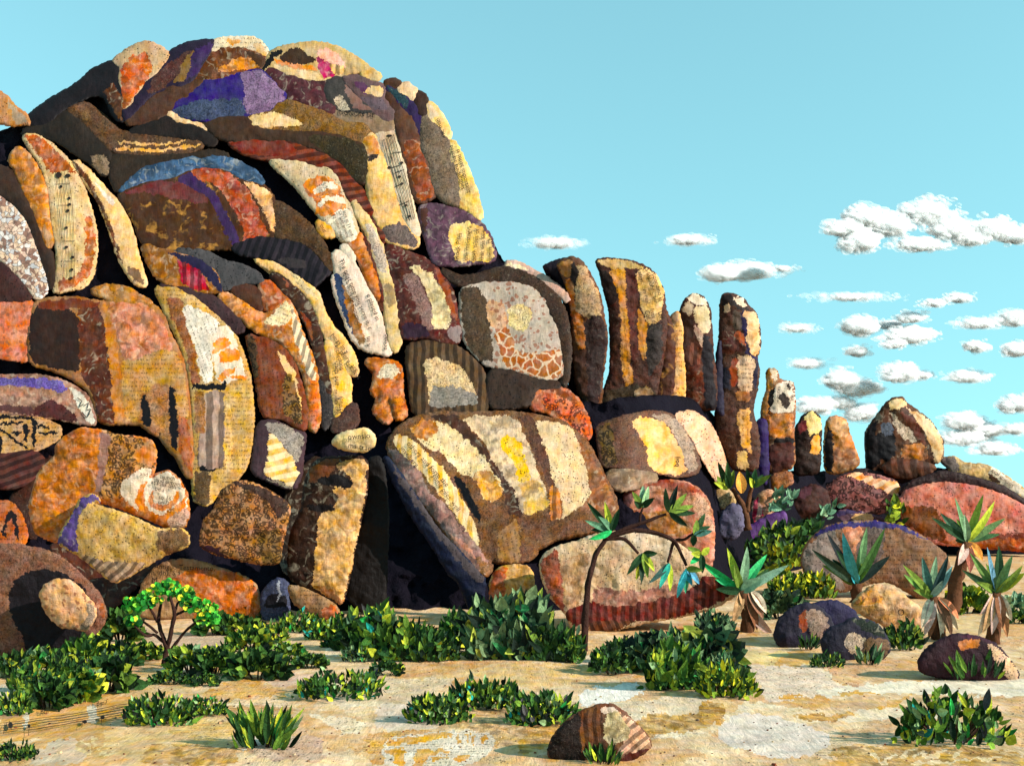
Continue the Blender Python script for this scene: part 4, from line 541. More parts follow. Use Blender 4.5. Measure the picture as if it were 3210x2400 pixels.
B_('d9', 'boulder', 'brown-grey dome with a violet rim behind the dark agave', 'boulder', 32.8, 'K', "620,1152 650,1062 710,985 780,935 870,908 1070,893 1280,928 1430,1008 1562,1112 1602,1252 1502,1382 1400,1402 1200,1282 1080,1292 900,1352 750,1332 660,1252", (134, 102, 78), 'print', [("620,1152 650,1062 740,990 850,950 872,1050 852,1200 925,1335 750,1335 655,1252", (142, 132, 128), 'speckle'), ("878,940 1025,930 982,1105 918,1115", (200, 140, 110), 'fold'), ("690,1000 780,930 870,905 1070,890 1285,925 1455,1022 1420,1012 1270,948 1070,932 880,938 740,995", (54, 48, 120)), ("1040,930 1170,940 1150,1130 1020,1260 980,1100", (120, 108, 106), 'crackle')], k=.42, group=DG)
B_('d11', 'boulder', 'tan oval boulder with a gold end in front of the brown-grey dome', 'boulder', 24.3, 'K', "948,1442 1000,1370 1100,1308 1200,1318 1302,1390 1422,1482 1402,1602 1300,1642 1150,1562 1000,1492", (216, 178, 130), 'fold', [("945,1435 1040,1348 1130,1338 1165,1422 1050,1445", (206, 150, 72), 'spots'), ("990,1452 1120,1440 1205,1502 1185,1565", (164, 128, 76), 'print')], k=.45, group=DG)
words('d11', 'K', [("O", 1238, 1490, 60, 30), ("o", 1290, 1520, 50, 30)])
B_('d13b', 'boulder', 'midnight blue boulder between the two navy boulders', 'boulder', 22.9, 'L', "660,612 840,578 960,640 1010,722 900,752 800,772", (46, 44, 82), 'plain', group=DG)
B_('d12', 'boulder', 'navy boulder with a rust and grey disc, left of the pair', 'boulder', 22.3, 'L', "450,812 475,702 555,640 640,602 720,608 812,690 832,762 760,842 700,882 560,890 470,870", (44, 42, 64), 'plain', [("598,702 650,650 712,632 692,732 640,805", (146, 74, 42)), ("645,652 720,628 795,690 802,740 740,835 685,802", (160, 140, 128), 'crackle')], k=.5, group=DG)
B_('d13', 'boulder', 'navy boulder with a cream flash and printed scrap, right of the pair', 'boulder', 20.4, 'L', "748,852 800,768 900,728 960,690 1100,722 1182,820 1202,902 1120,992 1000,972 900,982 790,962", (46, 46, 66), 'plain', [("935,700 1100,715 1185,820 1050,785", (34, 50, 40), 'fold'), ("898,842 960,788 1045,822 1002,935 938,925", (212, 196, 176), 'crackle'), ("1035,820 1182,830 1205,902 1120,995 1018,962", (116, 94, 72), 'print')], k=.5, group=DG)
B_('d14', 'boulder', 'low maroon boulder near the right edge, cream at its right end', 'boulder', 18.2, 'L', "1383,962 1440,890 1540,828 1640,798 1780,818 1892,870 1962,950 2032,1052 2030,1110 1900,1100 1600,1090 1450,1062 1390,1035", (58, 34, 46), 'plain', [("1638,850 1780,820 1782,880 1650,905", (184, 116, 64)), ("1640,800 1780,812 1895,865 1880,885 1780,835 1660,820", (70, 34, 56)), ("1818,862 1895,878 1965,950 2035,1052 2030,1110 1960,1090 1850,920", (220, 190, 158), 'speckle')], k=.5, group=DG)
B_('d15', 'boulder', 'foreground boulder on the sand, patched black, brown, cream and striped pink', 'boulder', 12.55, 'M', "1068,1562 1100,1470 1180,1370 1280,1300 1390,1260 1480,1253 1560,1300 1640,1380 1712,1450 1742,1520 1700,1562 1580,1632 1400,1650 1200,1642 1090,1605", (112, 74, 46), 'plain', [("1065,1562 1100,1470 1180,1370 1272,1300 1288,1400 1280,1645 1085,1605", (50, 38, 35), 'crackle'), ("1278,1308 1420,1268 1432,1420 1420,1560 1285,1560", (120, 78, 46), 'stripe'), ("1400,1272 1500,1262 1535,1300 1425,1322", (226, 210, 196)), ("1438,1330 1530,1288 1612,1420 1592,1475 1480,1535 1428,1462", (222, 210, 164), 'fold'), ("1528,1286 1605,1350 1722,1460 1742,1532 1580,1625 1500,1585 1612,1442", (218, 176, 148), 'stripe', 50), ("1540,1592 1742,1530 1700,1570 1580,1635 1500,1645", (94, 46, 40)), ("1280,1560 1430,1540 1500,1600 1400,1650 1270,1645", (70, 48, 36))], k=.5, group=DG)
# ---- lower left
B_('m2b', 'rock_fin', 'reddish brown band squeezed below the tilted speckled block', 'rock slab', 'h', 'E', "340,640 430,660 520,720 640,810 740,895 840,845 960,780 1010,770 920,860 840,930 760,1010 690,1040 640,960 540,850 440,760 360,690", (92, 50, 34), 'fold', k=.4, off=.3)
B_('m2c', 'rock_fin', 'dark olive-brown slab behind the leopard-spotted block', 'rock slab', 'h', 'E', "1860,300 1990,120 2068,60 2068,420 2020,640 2000,860 1830,800 1850,520", (64, 46, 34), 'fold', k=.35, off=.5)
B_('m2d', 'rock_fin', 'umber slab between the orange boulder and the striped stone at the left edge', 'rock slab', 'h', 'E', "150,240 230,170 300,100 350,60 255,150 222,250 190,372 200,470 235,590 150,560 120,440 70,350", (74, 46, 36), 'crackle', k=.35, off=.4)
B_('m7', 'boulder', 'violet-topped arch stone with a white scribbled end at the left edge', 'boulder', 'h', 'C', "-80,1000 100,998 250,995 380,1022 470,1062 560,1122 610,1222 612,1297 520,1285 420,1262 250,1240 100,1232 -80,1215", (160, 120, 102), 'fold', [("-80,1000 100,998 250,995 380,1022 450,1060 400,1102 250,1062 100,1052 -80,1062", (108, 92, 184), 'crackle'), ("438,1050 500,1078 590,1170 615,1295 560,1285 500,1172", (204, 204, 194)), ("245,1180 330,1138 430,1190 520,1290 380,1270 200,1235", (78, 40, 38), 'speckle'), ("-80,1180 200,1180 240,1240 -80,1215", (90, 60, 60))], k=.4)
staff('m7', 'C', ["500,1130 530,1150 510,1190 540,1170", "545,1180 575,1160 560,1210 590,1200 570,1240", "530,1220 560,1260 580,1230"], 5, name='scribbled_lines')
B_('m6', 'boulder', 'stone printed with black and gold geometric bars at the left edge', 'boulder', 'h', 'C', "-80,1228 100,1240 240,1262 382,1322 382,1382 240,1462 100,1495 -80,1500", (176, 136, 88), 'print', [("-80,1250 180,1245 230,1265 -80,1275", (24, 20, 22)), ("-80,1290 150,1285 150,1300 -80,1315", (24, 20, 22)), ("200,1262 240,1265 232,1440 215,1445", (24, 20, 22)), ("145,1300 190,1310 180,1420 165,1410", (24, 20, 22)), ("245,1300 330,1315 330,1330 245,1325", (24, 20, 22)), ("250,1350 375,1350 370,1365 250,1372", (24, 20, 22)), ("-20,1330 10,1330 180,1450 170,1465", (24, 20, 22)), ("75,1350 140,1345 110,1380", (24, 20, 22)), ("-80,1360 20,1380 20,1490 -80,1490", (30, 26, 30))], k=.3)
B_('m4', 'boulder', 'maroon striped stone at the left edge below the barred stone', 'boulder', 'h', 'E', "-80,65 60,52 205,25 285,90 220,180 150,242 60,262 -80,245", (92, 50, 43), 'stripe', ang=70, k=.4)
B_('m5', 'boulder', 'orange printed stone with a dark arch at the left edge', 'boulder', 'h', 'E', "-80,362 70,368 130,450 165,560 152,622 60,642 -80,642", (172, 96, 48), 'print', [("10,560 40,450 80,400 110,470 130,600 105,600 85,480 70,450 45,520 30,600", (34, 26, 28))], k=.4)
B_('m1', 'boulder', 'large orange boulder with tan flower rounds and white printed rings', 'boulder', 26.9, 'E', "193,372 228,250 258,150 360,60 372,-20 440,-80 540,-122 680,-102 760,-72 900,-62 980,-42 1012,40 1002,140 965,225 1080,148 1152,200 1212,300 1227,420 1202,522 1110,532 1000,482 800,402 640,352 590,345 555,440 430,562 370,622 230,562 203,462", (204, 124, 44), 'fold', [("680,-102 900,-62 1012,40 1002,140 930,165 790,220 800,335 650,332 620,200 665,20", (178, 128, 70), 'leopard'), ("850,60 960,-30 1015,40 990,140 900,100", (196, 128, 66)), ("645,-90 720,-70 690,100 650,300 608,290 640,100", (150, 114, 106)), ("785,220 930,138 985,150 955,222 1080,146 1155,205 1215,320 1215,430 1110,400 1040,450 960,415 860,395 785,312", (232, 218, 198)), ("865,350 890,270 962,215 930,300 950,385 1040,465 1130,400 1190,320 1200,300 1210,420 1130,470 1040,485 930,425", (210, 128, 48)), ("955,345 975,300 992,285 1000,360 1060,385 1130,350 1142,288 1158,300 1150,370 1070,420 990,400", (210, 128, 48)), ("1080,460 1215,380 1230,440 1202,525 1110,535", (214, 180, 160), 'crackle')], k=.4)
words('m1', 'E', [("launch", 1035, 205, 38, 8), ("and automob", 1005, 222, 38, 12), ("at four oth", 975, 238, 38, 12), ("be a", 1000, 280, 38, 12), ("to 16", 1025, 335, 38, 10), ("on D", 1020, 365, 36, 10), ("and", 905, 185, 36, 8)])
B_('m2', 'boulder', 'tilted tan speckled block with a violet left edge under the orange boulder', 'boulder', 26.3, 'E', "375,625 400,540 480,430 520,340 600,308 642,335 590,372 740,412 900,472 1030,542 1180,530 1222,570 1222,642 1080,692 960,762 840,832 740,882 640,802 500,692", (190, 158, 92), 'speckle', [("370,625 400,535 480,425 520,335 610,305 645,335 570,372 510,460 490,560 515,695", (104, 88, 166), 'fold'), ("1028,545 1180,528 1225,570 1225,645 1080,695 1000,645", (132, 100, 66), 'crackle'), ("500,685 720,740 970,755 840,835 740,885 640,805", (178, 152, 128), 'stripe', 45)], k=.45)
B_('m3', 'boulder', 'rounded block covered in dark leopard spots', 'boulder', 26.8, 'E', "1298,602 1320,480 1380,420 1440,280 1520,228 1620,228 1750,288 1850,350 1882,402 1852,522 1822,652 1812,752 1702,762 1600,742 1480,712 1390,692 1308,652", (170, 122, 78), 'leopard', [("1500,240 1540,225 1750,286 1885,385 1810,480 1730,345 1600,275", (76, 52, 44), 'crackle'), ("1290,640 1390,640 1480,715 1380,695", (70, 46, 66)), ("1650,560 1830,520 1820,760 1700,762", (136, 102, 50), 'leopard')], k=.45)
B_('m8', 'boulder', 'big mauve-brown boulder at the lower left edge, its shaded hollow painted dark', 'boulder', 21.2, 'E', "-80,642 110,632 250,660 350,690 450,760 560,860 650,960 692,1080 662,1162 590,1242 480,1302 330,1352 160,1352 60,1372 -80,1372", (140, 100, 82), 'crackle', [("45,980 90,880 180,808 300,788 440,828 540,910 605,1010 622,1110 540,1225 450,1292 340,1345 180,1345 140,1205 78,1110", (32, 28, 36)), ("640,960 695,1080 665,1110 610,1000", (150, 80, 40), 'fold')], k=.42)  # large dark patch paints the shade inside the hollow
B_('m9', 'boulder', 'round cream stone blotched with red, resting in the hollow boulder', 'boulder', 20.4, 'E', "258,952 300,890 380,858 460,868 520,918 560,978 612,1020 622,1100 560,1192 480,1172 400,1167 330,1112 290,1052", (208, 164, 120), 'spots', [("540,1010 615,1018 625,1100 560,1195 500,1170 580,1090", (170, 150, 130), 'crackle')], k=.55)
B_('m10', 'boulder', 'low arched stone like an open book, printed tan at left and amber at right', 'boulder', 27.2, 'E', "915,900 1000,790 1090,740 1200,730 1320,750 1430,790 1560,830 1650,880 1682,960 1690,1100 1560,1110 1400,1110 1260,1110 1150,1110 1000,1110 900,1090", (164, 134, 98), 'plain', [("1090,860 1230,788 1400,788 1560,828 1655,880 1695,1110 1540,1115 1380,1115 1250,1100 1150,920", (210, 120, 48), 'fold')], k=.4)
words('m10', 'E', [("Antiguo Testamento,", 1000, 790, 46, 2), ("nando), S a", 965, 832, 46, 0), ("M", 985, 880, 48, 0), ("de", 1625, 890, 38, 85)])
B_('m11a', 'boulder', 'small blue and white arched stone at the foot of the face-like stone', 'boulder', 27, 'G', "38,962 80,898 150,848 215,880 212,940 222,1125 50,1130", (74, 86, 124), 'crackle', [("60,990 110,940 140,950 200,960 205,1040 60,1045", (26, 25, 36)), ("140,860 165,860 160,1000 150,1000", (150, 160, 180))])
B_('m11', 'boulder', 'grey-tan lens-shaped stone with a rust end at the foot of the face-like stone', 'boulder', 26.2, 'G', "210,900 300,912 420,968 510,1018 552,1082 510,1122 430,1105 330,1062 250,1012", (146, 116, 82), 'print', [("430,1040 520,1030 552,1085 510,1125 435,1110", (190, 110, 56), 'fold')])
# ------------------------------------------------------------------ ground
def ground_z(X, Y):
    return .05 * fbm(X / 1.6, Y / 1.6, 31) + .018 * fbm(X / .35, Y / .35, 32)
def ground_surf(x, y, lift=0.):
    d = gd(y); X = (np.asarray(x) - CX) / FPX * d
    return np.stack([X, d + 0 * X, ground_z(X, d) + lift], -1)
SAND = [  # scraps of paper laid on the sand: tile, outline, colour, pattern, angle
    ('N', "-80,1400 130,1310 420,1230 620,1178 860,1200 890,1290 700,1390 400,1450 -80,1500", (220, 166, 96), 'plain', 0),
    ('N', "150,1310 180,1260 200,1300 180,1380 140,1380", (224, 208, 184), 'plain', 0), ('N', "560,1270 620,1260 640,1340 610,1380 570,1370", (224, 208, 184), 'plain', 0),
    ('N', "-80,1130 60,1130 180,1180 170,1240 -80,1260", (226, 204, 176), 'plain', 0),
    ('N', "200,1600 330,1500 480,1470 580,1560 540,1660 180,1660", (214, 186, 156), 'crackle2', 0),
    ('N', "470,1490 600,1425 750,1500 740,1600 560,1610", (206, 164, 106), 'plain', 0),
    ('N', "520,1490 545,1480 600,1560 590,1580", (228, 196, 140), 'plain', 0), ('N', "590,1470 615,1465 625,1560 605,1560", (228, 196, 140), 'plain', 0), ('N', "640,1560 690,1480 715,1490 650,1575", (228, 196, 140), 'plain', 0), ('N', "650,1580 740,1565 740,1590 650,1600", (228, 196, 140), 'plain', 0), ('N', "500,1540 580,1575 580,1600 510,1570", (228, 196, 140), 'plain', 0),
    ('N', "640,1430 900,1400 1060,1370 1300,1330 1500,1330 1570,1550 1400,1620 900,1640 740,1590", (222, 184, 130), 'plain', 0),
    ('N', "1060,1440 1290,1370 1500,1340 1530,1480 1320,1500", (224, 182, 116), 'print', 0),
    ('N', "930,1540 1300,1530 1560,1550 1500,1660 900,1660", (214, 166, 100), 'fold', 0),
    ('N', "1580,1570 1630,1460 1740,1430 1910,1410 1890,1470 1760,1490 1660,1540", (232, 216, 198), 'plain', 0),
    ('N', "1600,1560 1760,1490 1900,1470 2100,1480 2100,1640 1700,1620", (210, 174, 148), 'speckle', 0),
    ('N', "1440,1130 1560,1055 1690,1055 1725,1120 1850,1170 1850,1205 1400,1225 1290,1185", (224, 172, 104), 'print', 0),
    ('N', "1720,1100 1900,1050 2100,1035 2100,1090 1900,1120 1830,1160", (218, 182, 156), 'crackle2', 0),
    ('N', "830,1060 960,1030 1260,1090 1260,1180 900,1190 640,1170", (218, 180, 128), 'speckle', 0),
    ('N', "880,730 1050,780 1500,780 1460,880 1100,900 900,830", (208, 176, 148), 'speckle', 0),
    ('N', "1770,800 1900,790 2100,850 2100,1000 1840,1030 1960,900 1780,840", (220, 186, 142), 'plain', 0),
    ('M', "-20,1090 400,1050 900,998 1390,988 1360,1060 1000,1160 930,1130 450,1070 200,1130 -20,1180", (222, 182, 126), 'plain', 0),
    ('M', "-60,1090 480,1070 470,1130 200,1200 150,1260 -60,1270", (224, 196, 160), 'speckle', 0),
    ('M', "1240,1170 1645,1105 1700,1190 1500,1245 1280,1270", (240, 232, 222), 'plain', 0),
    ('M', "-40,1250 160,1260 320,1370 300,1420 60,1440 -40,1400", (222, 200, 178), 'plain', 0),
    ('M', "10,1485 420,1440 725,1450 705,1575 545,1670 -20,1670", (230, 212, 190), 'print', 0),
    ('M', "30,1498 440,1445 442,1475 36,1530", (222, 164, 76), 'plain', 0), ('M', "20,1550 135,1540 135,1660 90,1660 90,1585 20,1585", (222, 164, 76), 'plain', 0), ('M', "195,1558 445,1550 445,1580 270,1590 270,1660 205,1660", (222, 164, 76), 'plain', 0), ('M', "310,1600 440,1590 440,1610 330,1625", (222, 164, 76), 'plain', 0), ('M', "480,1455 512,1455 512,1515 485,1512", (222, 164, 76), 'plain', 0), ('M', "540,1462 565,1462 560,1520 540,1515", (222, 164, 76), 'plain', 0), ('M', "590,1465 615,1465 610,1520 590,1515", (222, 164, 76), 'plain', 0), ('M', "640,1470 665,1470 660,1520 640,1515", (222, 164, 76), 'plain', 0), ('M', "460,1600 560,1590 560,1615 470,1630", (222, 164, 76), 'plain', 0), ('M', "-60,1590 10,1585 10,1660 -60,1660", (222, 164, 76), 'plain', 0),
    ('M', "420,1340 600,1265 760,1265 880,1330 960,1420 960,1500 800,1570 720,1500 700,1440 430,1430", (224, 180, 126), 'fold', 0),
    ('M', "940,1440 1075,1415 1085,1550 900,1590 870,1560", (224, 170, 92), 'fold', 0),
    ('M', "1490,1250 1900,1200 2100,1220 2100,1300 1650,1330 1560,1300", (222, 198, 168), 'crackle2', 0),
    ('M', "1640,1340 1900,1310 2100,1300 2100,1400 1760,1440 1700,1420", (212, 166, 98), 'fold', 0),
    ('L', "170,880 320,900 700,920 790,1000 450,1015 210,955", (230, 200, 138), 'plain', 0), ('L', "455,975 600,885 700,920 650,1005 470,1010", (222, 170, 98), 'plain', 0),
    ('L', "780,1000 1000,980 1300,965 1190,1040 1220,1065 830,1075", (214, 168, 124), 'speckle', 0),
    ('L', "200,1000 750,1010 800,1090 960,1140 740,1190 400,1235 330,1080", (230, 204, 180), 'speckle', 0),
    ('L', "730,1150 1500,1085 2120,1075 2120,1205 1700,1190 1350,1180 760,1205", (238, 222, 198), 'plain', 0),
    ('L', "1105,1275 1345,1188 1335,1225 1185,1285", (220, 166, 84), 'plain', 0), ('L', "540,1300 800,1318 1000,1298 900,1345 640,1355", (220, 166, 84), 'fold', 0), ('L', "420,1205 640,1178 600,1205", (220, 166, 84), 'plain', 0), ('L', "870,1165 1190,1190 900,1200", (220, 166, 84), 'plain', 0), ('L', "-40,1240 130,1245 120,1360 -40,1380", (214, 160, 76), 'fold', 0),
    ('L', "70,1380 250,1298 400,1308 620,1380 810,1440 770,1560 500,1605 90,1490", (226, 208, 194), 'crackle2', 0),
    ('L', "780,1450 1000,1390 1260,1310 1300,1400 1300,1450 900,1490", (214, 174, 132), 'speckle', 0),
    ('L', "820,1535 1080,1525 1450,1515 2120,1580 2120,1680 1100,1680 800,1600", (222, 174, 104), 'fold', 0),
    ('L', "1085,1590 1110,1585 1160,1630 1230,1580 1250,1590 1180,1650 1150,1655", (230, 202, 160), 'plain', 0), ('L', "1250,1600 1330,1550 1360,1550 1270,1620", (230, 202, 160), 'plain', 0), ('L', "1330,1600 1400,1560 1480,1600 1560,1550 1590,1555 1490,1625 1400,1590 1350,1615", (230, 202, 160), 'plain', 0), ('L', "1590,1600 1660,1560 1690,1565 1620,1615", (230, 202, 160), 'plain', 0), ('L', "1300,1640 1700,1615 1900,1600 1900,1612 1400,1655", (230, 202, 160), 'plain', 0),
    ('L', "1850,1190 2120,1210 2120,1560 1930,1510 1990,1280", (214, 170, 124), 'speckle', 0),
    ('L', "1600,700 1780,670 1790,800 1640,800", (224, 190, 138), 'plain', 0),
]
def build_ground():
    rows = [-200., 0., 4.] + [float(gd(y)) for y in np.concatenate([np.arange(2470, 2000, -3.6), np.arange(2000, 1700, -5)])] + [float(gd(y)) for y in (1690, 1680, 1670, 1655, 1640, 1625, 1610, 1595)] + [500., 1000., 4000.]
    cols = [-30000, -4000, -1500, -600] + list(np.arange(-300, 3520, 4.4)) + [3900, 4700, 7000, 33000]
    d = np.array(rows)[:, None]; c = np.array(cols)[None, :]
    X = (c - CX) / FPX * np.maximum(d, 7.5); Y = d + 0 * X
    near = (Y > 3) & (Y < 60)
    Z = np.where(near, ground_z(X, Y), 0) - np.clip(Y - 130, 0, None) * .002
    nr, nc = Y.shape; V = np.stack([X, Y, Z], -1).reshape(-1, 3)
    i, j = np.meshgrid(np.arange(nr - 1), np.arange(nc - 1), indexing='ij'); a = (i * nc + j).ravel()
    F = np.stack([a, a + 1, a + nc + 1, a + nc], 1); fc = V[F].mean(1)
    py = HY + CAMH * FPX / np.maximum(fc[:, 1], .5); px = CX + fc[:, 0] * FPX / np.maximum(fc[:, 1], .5)
    qx = px + 12 * vnoise(px / 20, py / 12, 41) + 5 * vnoise(px / 7, py / 5, 42); qy = py + 7 * vnoise(px / 20, py / 12, 43) + 3 * vnoise(px / 7, py / 5, 44)
    col = np.tile(lin((222, 180, 132)), (len(F), 1)); mi = np.zeros(len(F), int); used = ['plain']; an = np.zeros(len(F))
    big = fbm(fc[:, 0] / 1.2, fc[:, 1] / 1.8, 51)
    col[big > .16] = lin((230, 196, 154)); col[big < -.22] = lin((218, 168, 112))
    r2 = random.Random(5); extra = []
    for _ in range(75):
        y = r2.uniform(1960, 2420); x = r2.uniform(-40, 3250); sc = .25 + (y - 1900) / 620; rx, ry = r2.uniform(90, 320) * sc, r2.uniform(22, 60) * sc
        extra.append((np.array([(x + rx * r2.uniform(.6, 1.25) * math.cos(a), y + ry * r2.uniform(.6, 1.25) * math.sin(a)) for a in np.linspace(0, 6.28, 11)[:-1]]), r2.choice([(214, 168, 118), (224, 184, 140), (232, 200, 160), (222, 176, 128), (206, 160, 118), (228, 190, 150), (216, 164, 96), (236, 212, 180)]), r2.choice(['plain', 'plain', 'speckle', 'print'])))
    for pp, cc, p in extra:
        k = inside(pp, qx, qy)
        if p not in used: used.append(p)
        col[k] = lin(cc); mi[k] = used.index(p)
    for t, s, cc, p, ang in SAND:
        p = 'plain' if p == 'crackle2' else p
        k = inside(chaikin(pts(t, s), 1), qx, qy)
        if p not in used: used.append(p)
        col[k] = lin(cc); mi[k] = used.index(p)
    col = col * np.array([.84, .78, .72])
    uv = (V[F][..., :2] * np.array([1.6, 1.1])).reshape(-1, 2)
    o = mesh_obj('ground', V, F.tolist(), [MAT[p] for p in used], None, col, uv, mi); tag(o, 'pale desert sand with scraps of ochre, cream and white', 'ground', None, 'structure')
    return o
GROUND = build_ground()
def on_sand(tile, lines): words(None, tile, lines, .02, ground_surf, GROUND)
staff(None, 'N', ["%d,%d %d,%d" % (20, 1385 + 17 * i, 860, 1272 + 15 * i) for i in range(5)] + ["535,1375 530,1430", "660,1350 655,1410", "190,1390 185,1470", "45,1380 20,1460", "60,1370 75,1430"], 3.5, [(550, 1385, 14, 14), (665, 1355, 14, 14), (188, 1400, 10, 10), (68, 1400, 16, 22)], .02, ground_surf, GROUND)
on_sand('N', [("Bm", 262, 1328, 40, -4), ("Bm7", 625, 1282, 40, -4), ("Statue", 1170, 1400, 40, -12)])

def gravel():
    V = []; F = []; k = 0; cols = []
    for i in range(650):
        y = random.uniform(1990, 2400); x = random.uniform(-20, 3230); d = float(gd(y)); X = (x - CX) / FPX * d; r = random.uniform(.006, .022) * (1 if random.random() < .9 else 1.8)
        z = float(ground_z(np.array(X), np.array(d))); n = 6; a0 = random.uniform(0, 6)
        ring = [(X + r * random.uniform(.7, 1.3) * math.cos(a0 + 1.047 * q), d + r * random.uniform(.7, 1.3) * math.sin(a0 + 1.047 * q)) for q in range(n)]
        V += [(a, b, z - .01) for a, b in ring] + [(X + (a - X) * .6, d + (b - d) * .6, z + r * random.uniform(.5, .8)) for a, b in ring]
        F += [(k + q, k + (q + 1) % n, k + n + (q + 1) % n, k + n + q) for q in range(n)] + [tuple(range(k + n, k + 2 * n))]; cols += [lin(random.choice([(120, 62, 40), (90, 60, 44), (160, 120, 84), (200, 170, 130), (110, 90, 76)]))] * (n + 1); k += 2 * n
    o = mesh_obj('gravel', np.array(V), F, [LEAF], None, np.array(cols), None, None, False, (0, 15, 0)); tag(o, 'brown grit and small stones scattered over the sand', 'gravel', None, 'stuff')
gravel()
# ------------------------------------------------------------------ leaves
def leaf_geo(base, tip, width, up, fold=.25, curve=0., n=5, blunt=.9, lean=.45):
    """a folded pointed blade from base to tip; returns vertices and quads"""
    base = np.asarray(base, float); tip = np.asarray(tip, float); ax = tip - base; L = np.linalg.norm(ax) + 1e-9; ax = ax / L
    side = np.cross(ax, up); side /= np.linalg.norm(side) + 1e-9; nor = np.cross(side, ax)
    V = []; F = []
    for i in range(n + 1):
        t = i / n; w_ = width * (math.sin(math.pi * min(1, max(0, t)) ** lean) ** blunt if 0 < t < 1 else 0.) * .5
        if i == 0: w_ = width * .12
        c = base + ax * L * t + nor * (curve * L * (4 * t * (1 - t)) * .25)
        V += [c - side * w_ + nor * w_ * fold, c, c + side * w_ + nor * w_ * fold]
    for i in range(n):
        a = 3 * i; F += [(a, a + 1, a + 4, a + 3), (a + 1, a + 2, a + 5, a + 4)]
    return V, F
PAL = {
    'dark': [((24, 46, 28), 5), ((38, 68, 38), 6), ((60, 94, 46), 5), ((18, 32, 26), 3), ((92, 120, 52), 3), ((140, 152, 52), 1.5), ((70, 96, 84), 1)],
    'mid': [((34, 62, 34), 4), ((56, 92, 44), 5), ((86, 118, 48), 5), ((20, 38, 26), 2.5), ((128, 148, 54), 3), ((176, 180, 58), 1.8), ((110, 136, 112), 1.6), ((40, 110, 60), .5)],
    'spiky': [((30, 58, 34), 4), ((52, 88, 42), 5), ((94, 126, 50), 4), ((20, 36, 28), 3), ((168, 180, 56), 2.2), ((124, 154, 122), 1.4), ((30, 140, 150), .35), ((40, 150, 80), .4), ((60, 60, 70), .5)],
    'yellow': [((48, 78, 34), 4), ((130, 146, 46), 4), ((186, 184, 44), 3), ((34, 56, 34), 3), ((90, 118, 44), 3)],
    'teal': [((112, 150, 140), 4), ((84, 124, 112), 4), ((52, 88, 76), 3), ((140, 170, 150), 2)],
    'dusk': [((38, 60, 48), 4), ((64, 92, 74), 5), ((24, 36, 36), 3), ((104, 128, 104), 4), ((154, 166, 76), 1.6), ((50, 120, 80), 1)],
}
def pick(pal):
    p = PAL[pal]; c = random.choices([q[0] for q in p], [q[1] for q in p])[0]
    f = random.uniform(.88, 1.25); return lin(np.clip(np.array(c) * f * np.array([1.0, .97, .82]), 0, 255))
